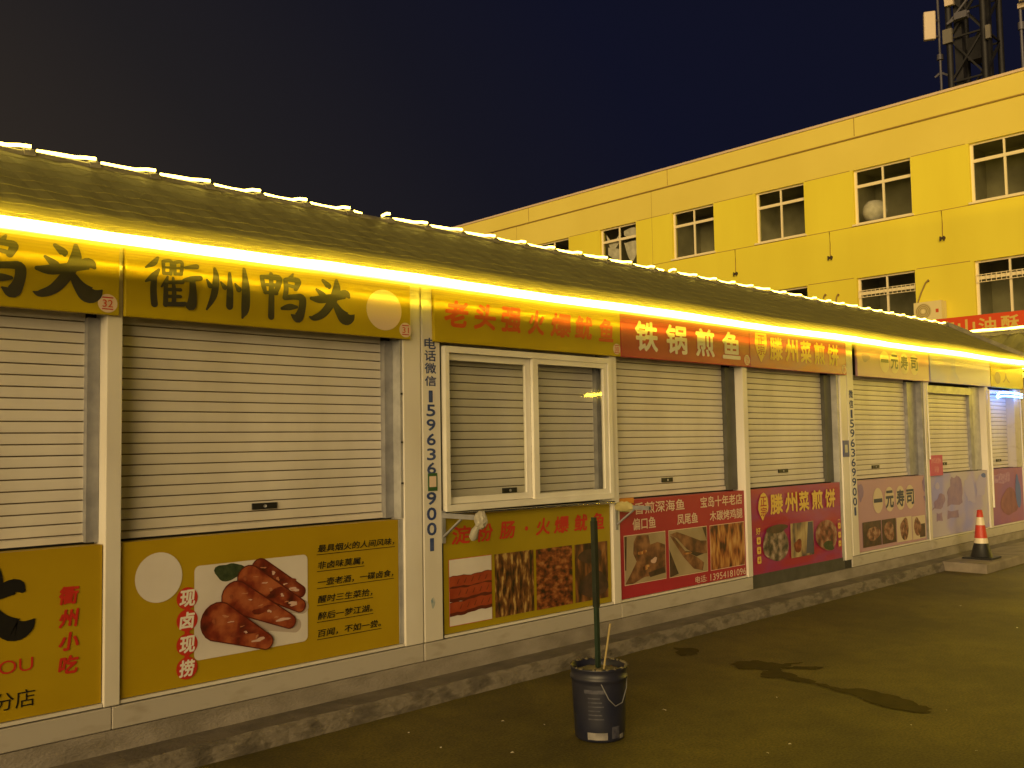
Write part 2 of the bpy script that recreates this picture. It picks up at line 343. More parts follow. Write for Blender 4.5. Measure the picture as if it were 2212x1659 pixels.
def rrect(x0, x1, z0, z1, r, n=5):
    pts = []
    for cx, cz, a0 in ((x1-r, z0+r, -90), (x1-r, z1-r, 0), (x0+r, z1-r, 90), (x0+r, z0+r, 180)):
        for k in range(n+1): a = R(a0+90*k/n); pts.append((cx+r*math.cos(a), cz+r*math.sin(a)))
    return pts
def blob(cx, cz, rx, rz, seed, n=22, amp=.12):
    rnd = random.Random(seed); ph = [rnd.random()*6.28 for _ in range(4)]
    return [(cx+rx*(1+amp*sum(math.sin((j+2)*a+ph[j])/(j+1) for j in range(4)))*math.cos(a), cz+rz*(1+amp*sum(math.sin((j+2)*a+ph[j])/(j+1) for j in range(4)))*math.sin(a)) for a in [2*math.pi*k/n for k in range(n)]]
def limb(p0, p1, r0, r1, n=10):                                   # tapered capsule outline
    (x0, z0), (x1, z1) = p0, p1; a = math.atan2(z1-z0, x1-x0); pts = []
    for k in range(n+1): t_ = a+math.pi/2+math.pi*k/n; pts.append((x0+r0*math.cos(t_), z0+r0*math.sin(t_)))
    for k in range(n+1): t_ = a-math.pi/2+math.pi*k/n; pts.append((x1+r1*math.cos(t_), z1+r1*math.sin(t_)))
    return pts

# ------------------------------------------------------------------ ground, pavement
g = MB(); g.add([(-600,-600,0),(600,-600,0),(600,600,0),(-600,600,0)], [(0,1,2,3)], asph); struct(g.build('ground'))
XL, XR = -2.4, 15.5
p = MB()
rnd = random.Random(3)
# upper slab face, tread and rough kerb as one stepped strip with an uneven edge
xs = [XL + (XR-XL)*i/240 for i in range(241)]
rows = []
for x in xs:
    j = (rnd.random()-.5)
    rows.append([(x, 2.6, .2235), (x, -.028, .2235), (x, -.030+.004*j, .116), (x, -.188+.008*(rnd.random()-.5), .104+.005*(rnd.random()-.5)), (x, -.203+.008*(rnd.random()-.5), .082+.008*(rnd.random()-.5)), (x, -.215+.010*j, -.02)])
vs = [q for r_ in rows for q in r_]
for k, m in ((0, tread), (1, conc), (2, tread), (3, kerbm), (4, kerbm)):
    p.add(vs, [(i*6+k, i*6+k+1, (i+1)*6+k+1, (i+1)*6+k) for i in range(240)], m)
p.add([vs[240*6+k] for k in range(6)] + [(XR, 2.6, -.02)], [tuple(range(7))], conc)
struct(p.build('pavement'))
k_ = MB(); k_.box((11.9, -.69, -.01), (XR+2.5, -.17, .112), kerb2)
ob = struct(k_.build('kerb'))
bv = ob.modifiers.new('bevel', 'BEVEL'); bv.width = .015; bv.segments = 2
st1 = [(6.031,-.992),(6.131,-.958),(6.267,-1.07),(6.28,-1.253),(6.441,-1.335),(6.231,-1.309),(6.355,-1.451),(6.414,-1.544),(6.27,-1.496),(6.149,-1.299),(6.086,-1.391),(6.005,-1.572),(5.949,-1.732),(5.917,-1.874),(5.991,-1.972),(5.976,-2.145),(5.92,-2.34),(5.826,-2.477),(5.731,-2.515),(5.669,-2.446),(5.677,-2.28),(5.741,-2.138),(5.805,-2.05),(5.839,-1.888),(5.911,-1.688),(5.904,-1.495),(5.845,-1.351),(5.95,-1.275),(6.052,-1.27),(5.962,-1.109)]
st2 = [(6.239,-.335),(6.33,-.492),(6.162,-.623),(6.038,-.546)]
def rough(pts, amp=.018, n=5):
    out = []; rr = random.Random(9)
    for i, a in enumerate(pts):
        b_ = pts[(i+1) % len(pts)]
        for k in range(n): t_ = k/n; out.append((a[0]+(b_[0]-a[0])*t_+amp*(rr.random()-.5)*2, a[1]+(b_[1]-a[1])*t_+amp*(rr.random()-.5)*2))
    return out
for pts in (st1, st2):
    bm = bmesh.new(); f = bm.faces.new([bm.verts.new((x, y, .004)) for x, y in rough(pts)]); bmesh.ops.triangulate(bm, faces=[f])
    if sum(f_.normal.z for f_ in bm.faces) < 0: bmesh.ops.reverse_faces(bm, faces=bm.faces[:])
    me = bpy.data.meshes.new('ground_patch'); bm.to_mesh(me); bm.free(); me.materials.append(wet)
    o = bpy.data.objects.new('ground_patch', me); COL.objects.link(o); struct(o)

# ------------------------------------------------------------------ the stalls
ZK0, ZK1, ZP, ZS, ZT = .224, .340, 1.145, 2.285, 2.69
YS = -.05                                                            # front of the sign boards
def shutter(par, x0, x1, lock=None, handle_z=1.271, top_box=0.):
    mb = MB(); z = ZP+.004; prof = []
    pitch = .0565; y0 = .105; k = 0
    prof += [(y0-.012, z), (y0-.012, z+.030), (y0, z+.034)]; z += .036
    while z < ZS-.01-top_box:
        gd = .010 if k % 2 else .006
        prof += [(y0+gd+.004, z), (y0+gd+.004, z+.0058), (y0-.0012, z+.0064), (y0-.0022, z+pitch*.35), (y0-.0020, z+pitch*.75), (y0-.0008, z+pitch-.0008)]
        z += pitch; k += 1
    n_ = len(prof); vs = [(x0, a, b_) for a, b_ in prof] + [(x1, a, b_) for a, b_ in prof]
    jn = {3+6*q for q in range(60)}
    mb.add(vs, [(i, n_+i, n_+i+1, i+1) for i in range(n_-1) if i not in jn], shut)
    mb.add(vs, [(i, n_+i, n_+i+1, i+1) for i in range(n_-1) if i in jn], slatj)
    s = mb.build('shutter', par)
    if top_box:
        MB().box((x0, .03, ZS-.005-top_box), (x1, .12, ZS-.03), galv).build('shutter_box', par)
    if lock:
        a, b_ = lock
        m2 = MB().box((a, y0-.014, handle_z-.018), (b_, y0-.002, handle_z+.018), dark)
        if b_-a > .1: m2.lathe([(.0, 0), (.010, 0), (.010, .003)], ((a+b_)/2, 0, 0), galvl, 10)
        o = m2.v
        # turn the little lock disc to face the lane
        for i in range(8, len(m2.v)): q = m2.v[i]; m2.v[i] = Vector((q.x, y0-.0145-q.z, handle_z+q.y))
        m2.build('lock_plate', s)
    return s
def guide(par, x0, x1, m=galv):
    mb = MB(); mb.box((x0, .062, ZP+.002), (x1, .118, ZS-.006), m)
    mb.build('guide_rail', par)
def post(par, x0, x1, m=white, z0=ZK1, z1=ZT, yb=.12):
    o = MB().box((x0, -.02, z0), (x1, yb, z1), m).build('post', par)
    b_ = o.modifiers.new('bevel', 'BEVEL'); b_.width = .004; b_.segments = 2
    return o
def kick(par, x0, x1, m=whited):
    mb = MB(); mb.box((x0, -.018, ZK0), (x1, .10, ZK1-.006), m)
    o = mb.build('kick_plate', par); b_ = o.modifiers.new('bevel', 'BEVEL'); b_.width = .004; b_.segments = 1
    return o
def sill(par, x0, x1):
    MB().box((x0, -.012, ZK1+.002), (x1, .10, ZK1+.018), white).build('sill_rail', par)
def panel(par, x0, x1, m, z0=.362, z1=ZP-.008, warp=0.):
    mb = MB()
    mb.box((x0, .0, z0), (x1, .09, z1), m)
    return mb.build('front_panel', par)
def sign(par, x0, x1, m, z0=ZS):
    o = MB().box((x0, YS, z0), (x1, -.021, ZT), m).build('sign_board', par)
    b_ = o.modifiers.new('bevel', 'BEVEL'); b_.width = .006; b_.segments = 2
    return o
def sticker(par, cx, num, cz=2.343, r=.049):
    mb = MB(); mb.disc(cx, cz, r, r*.95, YS-.002, pinkw); mb.quad(cx-.028, cx+.028, cz+.026, cz+.032, YS-.0026, redp); mb.quad(cx-.028, cx+.028, cz-.032, cz-.026, YS-.0026, redp)
    put(mb, num, cx-.026, cx+.026, cz-.020, cz+.018, YS-.0028, redp2, .01)
    mb.build('number_sticker', par)
def shell(par, x0, x1):                                                # side and back walls, ceiling line of the cabin
    mb = MB(); mb.box((x0, .125, ZK0), (x1, .15, 2.80), gasket); mb.build('inner_wall', par)
    MB().box((x0, -.018, ZT+.003), (x1, .10, 2.735), white).build('header', par)
def lettering(par, fn):
    mb = MB(); mb.par = par; fn(mb)
    if mb.v: mb.build('lettering', par)
YP = -.003                                                             # prints lie on the panel

# ---- stall 1: duck-head stall cut by the frame
S = thing('market_stall', 'yellow stall with giant black character and TOU lettering, beside the duck photo stall', 'market stall', (1.0, 0, 0), 'market stalls in a row')
shell(S, XL, 2.0)
shutter(S, .12, 1.905, (.95, 1.10)); guide(S, 1.902, 1.963); guide(S, .08, .118)
post(S, 1.966, 2.046); post(S, 0, .078); post(S, XL+.05, XL+.2); MB().box((XL+.2, .0, ZK1), (0, .1, ZT-.004), white).build('wall_panel', S)
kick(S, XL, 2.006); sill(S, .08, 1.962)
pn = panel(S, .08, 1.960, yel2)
lettering(pn, lambda m: (brush(m, '头', 1.20, 1.640, .735, 1.09, YP, blackp, 1.35), m.cut(), brush(m, '鸭', .72, 1.12, .74, 1.09, YP, blackp, 1.35), m.cut(),
    put(m, 'YATOU', 1.285, 1.640, .578, .640, YP, redp, .0), m.cut(), put(m, '分店', 1.470, 1.650, .412, .494, YP, blackp, .0), m.cut(),
    [column(m, '衢州小吃', 1.753, 1.850, .962, .520, YP, redp, .055, .80, .12)]))
sg = sign(S, .02, 2.016, yel)
lettering(sg, lambda m: (brush(m, '头', 1.602, 1.925, 2.345, 2.620, YS-.002, blacks, 1.4), m.cut(), brush(m, '鸭', 1.25, 1.555, 2.345, 2.620, YS-.002, blacks, 1.4), m.cut(), brush(m, '州', .90, 1.18, 2.35, 2.62, YS-.002, blackp, 1.1)))
sticker(sg, 1.955, '32')

# ---- stall 2: duck-head stall with the photograph
S = thing('market_stall', 'yellow stall with duck meat photo, six lines of black writing and wide shutter', 'market stall', (3.0, 0, 0), 'market stalls in a row')
shell(S, 2.003, 4.004)
shutter(S, 2.05, 3.768, (2.846, 3.003)); guide(S, 3.770, 3.834)
MB().box((3.836, -.012, ZP), (3.853, .12, ZS-.004), galvl).build('jamb', S)
for z in (1.36, 1.62, 1.93): MB().box((3.838, -.020, z), (3.850, -.0125, z+.012), dark).build('bolt', S)
post(S, 3.857, 4.000)
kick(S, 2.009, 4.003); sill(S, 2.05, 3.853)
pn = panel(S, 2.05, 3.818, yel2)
MB().box((3.822, -.004, .362), (3.853, .09, ZP-.008), galvl).build('jamb', S)
poem = ['最具烟火的人间风味，', '非卤味莫属，', '一壶老酒，一碟卤食，', '醒时三生菜拾，', '醉后一梦江湖。', '百闻，不如一尝。']
pz = [(.971, 3.79), (.873, 3.554), (.774, 3.78), (.675, 3.617), (.578, 3.617), (.478, 3.68)]
def f2(m):
    for s, (z, xr) in zip(poem, pz):
        put(m, s, 3.217, xr-.006, z+.013, z+.058, YP, blackp, .022, .12, square=True)
        m.quad(3.211, xr, z-.002, z+.002, YP, blackp); m.cut()
lettering(pn, f2)
m = MB(); m.disc(2.252, .943, .127, .129, YP, wbg, 36); m.build('round_logo', pn)
m = MB()
for i, z in enumerate((.818, .703, .577, .454)):
    m.disc(2.406, z, .059, .058, YP-.002, redp, 28)
    if i < 3: m.quad(2.392, 2.42, z-.075, z-.05, YP-.0015, redp)
for ch, z in zip('现卤现捞', (.818, .703, .577, .454)): put(m, ch, 2.362, 2.450, z-.044, z+.044, YP-.003, whitep, .045, .1)
m.build('red_roundel', pn)
m = MB(); PX0, PX1, PZ0, PZ1 = 2.447, 3.148, .483, .981
m.poly(rrect(PX0, PX1, PZ0, PZ1, .03), YP, wbg)
pu = lambda u, v: (PX0+u*(PX1-PX0), PZ0+v*(PZ1-PZ0))
yy = YP
def lay(pts, mt):
    global yy
    yy -= .0004; m.poly(pts, yy, mt)
lay([(min(max(x, PX0+.02), PX1-.02), min(z, PZ1-.004)) for x, z in blob(*pu(.29, .90), .075, .055, 4, 26, .2)], leafm)
sh = mat('print_soft_shadow', (.46, .38, .35), .45)
lay(limb(pu(.40, .40), pu(.88, .20), .07, .04), sh); lay(limb(pu(.58, .55), pu(.95, .40), .06, .04), sh)
for (a, e_, r0, r1, mt) in (((.56, .90), (.93, .58), .050, .030, duckm2), ((.46, .80), (.92, .42), .070, .034, duckm), ((.34, .62), (.82, .26), .082, .036, duckm), ((.19, .38), (.60, .08), .100, .040, duckm)):
    A, E_ = pu(*a), pu(*e_)
    lay(limb(A, E_, r0+.007, r1+.006), sausd)
    lay(limb(A, E_, r0, r1), mt)
    mid = (A[0]*.55+E_[0]*.45, A[1]*.55+E_[1]*.45)
    lay(blob(mid[0]+.03, mid[1]-.01, .07, .022, int(r0*1000), 18, .3), duckm2)
    lay(blob(E_[0]-.045, E_[1]+.018, .034, .011, int(r1*1000)+3, 14, .35), shine)
    for q in range(5):
        t_ = .12+.16*q; lay(blob(A[0]+(E_[0]-A[0])*t_+.012*math.sin(q*9+r0*90), A[1]+(E_[1]-A[1])*t_+r0*.42-.010*q, .016-.0015*q, .0055+.003*math.sin(q*5+r0*70), q+int(r0*500), 14, .4), shine if q % 2 else duckg)
    lay(blob(A[0]-.03, A[1]+.005, .012, .012, 5, 12, .2), duckm2)
m.build('food_photo', pn)
sg = sign(S, 2.043, 3.897, yel)
lettering(sg, lambda m: [(brush(m, c, a, b_, 2.345+dz, 2.612, YS-.002, blacks, 1.42), m.cut()) for c, a, b_, dz in (('衢', 2.150, 2.440, .005), ('州', 2.480, 2.755, 0), ('鸭', 2.812, 3.100, 0), ('头', 3.135, 3.455, .005))])
m = MB(); m.disc(3.685, 2.458, .137, .128, YS-.002, pinkw, 36); m.build('round_logo', sg)
sticker(sg, 3.853, '31')

# ---- stall 3: the one with the sliding window
S = thing('market_stall', 'olive yellow stall with white sliding window and four food photos below', 'market stall', (5.0, 0, 0), 'market stalls in a row')
shell(S, 4.012, 6.010)
shutter(S, 4.20, 5.90, (4.84, 4.98)); guide(S, 5.86, 5.905)
post(S, 4.013, 4.166); post(S, 5.926, 6.012)
MB().box((4.168, -.005, ZK1), (4.188, .10, ZT-.004), gasket).build('joint_strip', S)
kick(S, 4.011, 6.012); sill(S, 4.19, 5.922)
wf = MB()
wf.box((4.192, -.045, 1.165), (5.920, .030, 1.208), pvc); wf.box((4.192, -.045, 2.222), (5.920, .030, 2.264), pvc)
wf.box((4.192, -.045, 1.209), (4.226, .030, 2.221), pvc); wf.box((5.880, -.045, 1.209), (5.920, .030, 2.221), pvc)
win = wf.build('sliding_window', S)
def sash(x0, x1, z0, z1, w0, w1, y):
    m = MB(); m.box((x0, y, z0), (x1, y+.026, z0+.044), pvc); m.box((x0, y, z1-.044), (x1, y+.026, z1), pvc)
    m.box((x0, y, z0+.0445), (x0+w0, y+.026, z1-.0445), pvc); m.box((x1-w1, y, z0+.0445), (x1, y+.026, z1-.0445), pvc)
    m.build('sash', win)
    m = MB(); m.quad(x0+w0+.001, x1-w1-.001, z0+.045, z1-.045, y+.012, glassm); m.build('pane', win)
sash(4.228, 5.040, 1.211, 2.219, .030, .050, -.004)
sash(5.036, 5.878, 1.199, 2.228, .054, .046, -.036)
t_ = MB().tube([(4.20, -.045, 1.148), (4.95, -.047, 1.142), (5.915, -.045, 1.136)], .011, steel, 12); t_.build('counter_rail', S)
pn = panel(S, 4.192, 5.912, yel3, z1=1.128)
def f3(m):
    xsn = [(4.267, 4.440), (4.480, 4.645), (4.705, 4.862), (4.985, 5.020), (5.074-.13, 5.0)]
    for ch, a, b_, z0, z1 in (('淀', 4.262, 4.438, .938, 1.062), ('粉', 4.478, 4.643, .938, 1.062), ('肠', 4.703, 4.862, .940, 1.062), ('火', 5.070, 5.222, .938, 1.062), ('爆', 5.262, 5.428, .936, 1.062), ('鱿', 5.488, 5.642, .934, 1.062), ('鱼', 5.680, 5.838, .934, 1.062)):
        put(m, ch, a, b_, z0, z1, YP, redp, .045, .12); m.cut()
    m.disc(4.975, .998, .016, .016, YP, redp, 14)
lettering(pn, f3)
def photo(par, x0, x1, z0, z1, mt, border=None, bw=.006, extra=None):
    m = MB()
    if border: m.quad(x0-bw, x1+bw, z0-bw, z1+bw, YP, border)
    m.quad(x0, x1, z0, z1, YP-.001, mt)
    if extra: extra(m, x0, x1, z0, z1)
    m.build('food_photo', par)
def sausages(m, x0, x1, z0, z1):
    y = YP-.002
    for i, (zc, t2) in enumerate(((.655, .02), (.475, .03), (.265, .05))):
        top = []; bot = []
        for k in range(13):
            u = k/12; x = x0+u*(x1-x0); zz = z0+(z1-z0)*(zc+t2*u)
            h = (z1-z0)*.088; w_ = .004*math.sin(9*u+i)+.003*math.sin(23*u+i*2)
            top.append((x, zz+h+w_)); bot.append((x, zz-h+w_))
        m.poly([(a, b_-.016) for a, b_ in bot] + top[::-1], y-.0005*i, sausd)
        m.poly([(a, b_+.006) for a, b_ in bot] + [(a, b_-.004) for a, b_ in top[::-1]], y-.0005*i-.0002, saus)
        for k in range(1, 6):
            x = x0+(x1-x0)*(k/6+.03*i); zz = z0+(z1-z0)*(zc+t2*k/6)
            m.poly([(x, zz-.014), (x+.008, zz-.014), (x+.026, zz+.018), (x+.021, zz+.018)], y-.0005*i-.0004, sausd)
photo(pn, 4.237, 4.622, .408, .842, wbg, redp, .003, sausages)
photo(pn, 4.653, 5.040, .408, .842, squid1); photo(pn, 5.066, 5.456, .406, .839, squid2)
photo(pn, 5.485, 5.869, .404, .837, squid3, None, 0, lambda m, x0, x1, z0, z1: (m.poly(blob(5.70, .52, .15, .11, 3), YP-.002, sushd), m.poly(blob(5.66, .74, .12, .06, 8), YP-.0025, sushd)))
sg = sign(S, 4.096, 6.037, yel)
lettering(sg, lambda m: [(put(m, c, a, b_, 2.392, 2.575, YS-.002, redp2, .055, .12), m.cut()) for c, a, b_ in (('老', 4.18, 4.40), ('头', 4.445, 4.660), ('强', 4.705, 4.905), ('火', 4.975, 5.150), ('爆', 5.212, 5.445), ('鱿', 5.485, 5.695), ('鱼', 5.765, 5.945))])
sticker(sg, 5.985, '30', 2.343, .045)

# ---- stall 4: red fish stall
S = thing('market_stall', 'red stall with white fish menu, three framed photos and a phone number', 'market stall', (7.0, 0, 0), 'market stalls in a row')
shell(S, 6.012, 7.955)
shutter(S, 6.02, 7.700, (6.735, 6.885), 1.274); guide(S, 7.703, 7.860, mat('guide_dark', (.10, .10, .09), .5, (.07, .07, .06), 5, metal=.2))
post(S, 7.865, 7.945)
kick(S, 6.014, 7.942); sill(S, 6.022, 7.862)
pn = panel(S, 6.020, 7.860, redb)
def f4(m):
    for s, a, b_, z0, z1 in (('香煎深海鱼', 6.215, 6.912, 1.016, 1.112), ('宝岛十年老店', 7.150, 7.820, 1.016, 1.112), ('偏口鱼', 6.192, 6.500, .892, .988), ('凤尾鱼', 6.800, 7.104, .892, .984), ('木碳烤鸡腿', 7.288, 7.820, .890, .980)):
        put(m, s, a, b_, z0, z1, YP, pinkw, .022); m.cut()
    m.cut(); put(m, '电话:', 7.043, 7.215, .374, .434, YP, pinkw, .012); put(m, '13954181096', 7.270, 7.848, .372, .432, YP, pinkw, .010)
lettering(pn, f4)
def fish1(m, x0, x1, z0, z1):
    pu = lambda u, v: (x0+u*(x1-x0), z0+v*(z1-z0))
    m.poly([pu(*q) for q in ((.0,.02),(.18,.0),(.45,.1),(.99,.12),(.99,.72),(.8,.80),(.62,.76),(.58,.97),(.30,.99),(.22,.86),(.20,.62),(.28,.45),(.14,.22))], YP-.002, fishm)
    m.poly([pu(*q) for q in ((.03,.3),(.06,.99),(.0,.99),(.0,.3))], YP-.002, sushd)
    m.poly([pu(*q) for q in ((.55,.18),(.95,.25),(.99,.12),(.6,.08))], YP-.0025, sushd)
    for s, (u, v) in enumerate(((.70, .42), (.42, .62), (.5, .3))): m.poly(blob(*pu(u, v), .05, .018, s, 14, .3), YP-.003, shine if s == 0 else drum)
def fish2(m, x0, x1, z0, z1):
    pu = lambda u, v: (x0+u*(x1-x0), z0+v*(z1-z0))
    m.poly([pu(*q) for q in ((.02,.92),(.2,.96),(.45,.86),(.82,.70),(.99,.68),(.99,.40),(.72,.40),(.45,.55),(.2,.82))], YP-.002, fishm)
    m.poly([pu(*q) for q in ((.02,.90),(.12,.86),(.40,.52),(.72,.34),(.90,.20),(.86,.03),(.62,.10),(.35,.40),(.08,.80))], YP-.0025, fishm)
    m.poly([pu(*q) for q in ((.0,.60),(.22,.05),(.0,.0))], YP-.002, sushd); m.poly([pu(*q) for q in ((.88,.99),(.99,.70),(.99,.99))], YP-.0018, sushd)
    m.poly([pu(*q) for q in ((.40,.52),(.70,.36),(.90,.40),(.70,.46))], YP-.003, sushd); m.poly(blob(*pu(.45, .46), .05, .010, 4, 12, .3), YP-.0034, drum)
photo(pn, 6.080, 6.622, .468, .853, fishbg, pinkw, .005, fish1); photo(pn, 6.676, 7.232, .466, .852, fishbg, pinkw, .005, fish2); photo(pn, 7.285, 7.836, .463, .850, drum, pinkw, .005)
sg = sign(S, 6.041, 7.958, redb)
lettering(sg, lambda m: [(put(m, c, a, b_, 2.345, 2.595, YS-.002, whitep, .045), m.cut()) for c, a, b_ in (('铁', 6.225, 6.530), ('锅', 6.645, 6.950), ('煎', 7.080, 7.370), ('鱼', 7.495, 7.795))])
sticker(sg, 7.905, '29', 2.350, .05)

# ---- stall 5: pancake stall
S = thing('market_stall', 'crimson pancake stall with yellow lettering and loose banner above a dark rubber base', 'market stall', (8.9, 0, 0), 'market stalls in a row')
shell(S, 7.957, 9.948)
shutter(S, 7.95, 9.590, (8.66, 8.84), 1.290); guide(S, 9.593, 9.742, mat('guide_dark', (.1, .1, .09)))
post(S, 9.790, 9.942, z0=.31); MB().box((9.745, -.005, .31), (9.788, .1, ZT-.004), galvl).build('joint_strip', S)
MB().box((7.948, -.004, ZK0), (9.786, .1, .345), rubber).build('base_strip', S)
MB().box((9.80, -.004, ZK0), (9.936, .09, .306), gasket).build('gap', S)
pm = MB(); nx, nz = 28, 14                                              # a slightly rippled banner
vs = []
for i in range(nx+1):
    for j in range(nz+1):
        u, v = i/nx, j/nz; vs.append((7.964+u*(9.735-7.964), -.002-.010*(.5+.5*math.sin(5*u+9*v))*min(1, 4*min(u, 1-u, v, 1-v)+.1), .335+v*(1.142-.335)+.006*math.sin(7*u)*(1-v)))
pm.add(vs, [(i*(nz+1)+j, (i+1)*(nz+1)+j, (i+1)*(nz+1)+j+1, i*(nz+1)+j+1) for i in range(nx) for j in range(nz)], redb2, True)
pn = pm.build('front_panel', S)
MB().box((7.966, .004, .35), (9.733, .09, ZP-.008), gasket).build('backing', S)
YP5 = -.016
def f5(m):
    for ch, a, b_ in (('滕', 8.292, 8.528), ('州', 8.566, 8.806), ('菜', 8.836, 9.040), ('煎', 9.098, 9.326), ('饼', 9.378, 9.598)): put(m, ch, a, b_, .885, 1.082, YP5, yelt, .045)
    m.cut()
    m.poly([(8.085, 1.02), (8.075, .95), (8.10, .90), (8.145, .845), (8.155, .842), (8.19, .89), (8.245, .92), (8.258, .97), (8.245, 1.05), (8.21, 1.09), (8.175, 1.103), (8.13, 1.085)], YP5+.0006, yelt)
    put(m, '正', 8.115, 8.225, .975, 1.065, YP5, redb, .02); put(m, '宗', 8.115, 8.225, .880, .965, YP5, redb, .02)
    m.cut(); put(m, '好', 8.020, 8.100, .715, .780, YP5, yelt, .03)
    for z in (.625, .535, .445): m.poly(rrect(8.030, 8.100, z, z+.066, .012), YP5, yelt); m.quad(8.047, 8.083, z+.028, z+.036, YP5-.001, redb); m.quad(8.061, 8.069, z+.014, z+.052, YP5-.0012, redb)
    m.cut(); m.quad(9.640, 9.690, .745, .752, YP5, yelt)
    for z in (.655, .560, .470): m.poly(rrect(9.635, 9.695, z, z+.062, .012), YP5, yelt); m.quad(9.650, 9.680, z+.026, z+.034, YP5-.001, redb)
lettering(pn, f5)
m = MB(); m.poly(blob(8.375, .600, .235, .165, 11, 26, .05), YP5, dish1); m.poly(blob(8.40, .745, .20, .04, 2, 16, .1), YP5-.0006, sushd); m.build('food_photo', pn)
m = MB(); m.quad(8.655, 9.110, .440, .775, YP5, dish2); m.poly([(8.95, .46), (9.10, .46), (9.10, .77), (9.0, .77)], YP5-.0006, mat('print_slate', (.07, .07, .11), .45)); m.poly(blob(8.79, .55, .09, .055, 6, 16, .2), YP5-.0008, duckm2); m.build('food_photo', pn)
m = MB(); m.poly(blob(9.385, .61, .235, .155, 17, 26, .05), YP5, dish3); m.poly(blob(9.42, .50, .12, .045, 5, 16, .2), YP5-.0006, leafm); m.build('food_photo', pn)
sg = sign(S, 7.962, 9.900, redb2)
m = MB(); m.poly([(8.06, 2.62), (8.05, 2.52), (8.08, 2.44), (8.15, 2.345), (8.16, 2.345), (8.24, 2.44), (8.27, 2.52), (8.26, 2.62)], YS-.002, yelt); m.build('leaf_mark', sg)
m = MB(); put(m, '正', 8.10, 8.22, 2.505, 2.60, YS-.003, redb, .02); put(m, '宗', 8.10, 8.22, 2.410, 2.500, YS-.003, redb, .02); m.build('lettering', sg)
lettering(sg, lambda m: [(put(m, c, a, b_, 2.372, 2.600, YS-.002, yelt, .045), m.cut()) for c, a, b_ in (('滕', 8.32, 8.56), ('州', 8.61, 8.86), ('菜', 8.91, 9.13), ('煎', 9.19, 9.42), ('饼', 9.48, 9.72))])
sticker(sg, 9.842, '28', 2.345, .05)

# ---- stall 6: sushi stall
S = thing('market_stall', 'pink sushi stall with dark blue characters on white ovals', 'market stall', (11.0, 0, 0), 'market stalls in a row')
shell(S, 9.950, 12.0)
shutter(S, 10.10, 11.672, (10.73, 10.91), 1.272); guide(S, 11.675, 11.92)
MB().box((11.925, -.01, ZK1), (11.982, .11, ZS-.004), galv).build('jamb', S)
post(S, 9.955, 10.104); post(S, 11.986, 12.072)
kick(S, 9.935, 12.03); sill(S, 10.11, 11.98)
pn = panel(S, 10.125, 11.980, pinkb)
OV = (10.632, 10.930, 11.220, 11.490)
def f6(m, z0, zc, y, ry=.142):
    for cx in OV: m.disc(cx, zc, .127, ry, y, cream, 24)
    for cx, ch, h in zip(OV, '一元寿司', (.022, .100, .100, .090)):
        put(m, ch, cx-.105, cx+.105, zc-h, zc+h, y-.001, navyp, .05)
lettering(pn, lambda m: f6(m, 0, .898, YP))
m = MB(); m.poly(blob(10.215, 1.01, .05, .12, 4, 18, .25), YP, violet); m.poly(blob(11.90, 1.03, .055, .07, 6, 18, .25), YP, violet); m.poly(blob(11.93, .86, .045, .035, 7, 18, .25), YP, violet); m.build('flower_print', pn)
def roll(cx, rx, rz, seed): return lambda m, x0, x1, z0, z1: (m.poly(blob((x0+x1)/2+cx, (z0+z1)/2, rx, rz, seed, 20, .12), YP-.002, sush),)
photo(pn, 10.222, 10.680, .402, .678, sushd, None, 0, roll(.03, .15, .085, 4))
photo(pn, 10.700, 11.068, .402, .676, sushd, None, 0, roll(0, .14, .10, 5))
photo(pn, 11.088, 11.500, .390, .672, cream, None, 0, roll(0, .13, .115, 6))
photo(pn, 11.520, 11.895, .386, .660, cream, None, 0, lambda m, x0, x1, z0, z1: (m.quad(11.72, 11.88, .40, .56, YP-.0015, sushd), m.poly(blob(11.66, .53, .10, .11, 9, 20, .08), YP-.002, sush)))
sg = sign(S, 10.155, 12.092, pinkb)
def f6s(m):
    for cx in (10.84, 11.10, 11.37, 11.65): m.disc(cx, 2.475, .125, .125, YS-.002, cream, 24)
    for cx, ch, h in zip((10.84, 11.10, 11.37, 11.65), '一元寿司', (.02, .085, .085, .08)): put(m, ch, cx-.10, cx+.10, 2.475-h+.01, 2.475+h+.01, YS-.003, navyp, .05)
lettering(sg, f6s)
m = MB(); m.poly(blob(10.36, 2.50, .08, .06, 4, 18, .25), YS-.002, violet); m.build('flower_print', sg)

# ---- stall 7: pale lilac stall
S = thing('market_stall', 'pale lilac stall with blurred violet picture behind the traffic cone', 'market stall', (13.0, 0, 0), 'market stalls in a row')
shell(S, 12.002, 14.10)
shutter(S, 12.08, 13.665, (12.706, 12.887), 1.255, .12); guide(S, 13.668, 13.78); guide(S, 13.783, 14.03, galvl)
post(S, 14.036, 14.145)
kick(S, 12.032, 14.145); sill(S, 12.08, 14.03)
pn = panel(S, 12.078, 14.030, lilac)
m = MB()
for i, (pts) in enumerate(([(12.6, .72), (13.1, .74), (13.12, 1.0), (12.98, 1.10), (12.78, 1.08), (12.62, .9)], [(13.3, .75), (13.55, .72), (13.5, 1.0), (13.40, 1.10), (13.22, 1.02), (13.16, .93)], [(12.12, .70), (12.45, .72), (12.55, .84), (12.38, .90), (12.22, .80)], [(13.62, .80), (13.9, .82), (13.98, 1.05), (13.75, 1.09), (13.6, .98)])): m.poly(rough(pts, .02, 4), YP-.0003*i, (violet, lilac2)[i % 2])
m.poly(blob(12.30, .99, .06, .05, 3, 18, .15), YP-.002, lilac2); m.poly(blob(13.88, 1.07, .09, .03, 5, 18, .1), YP-.002, bluep)
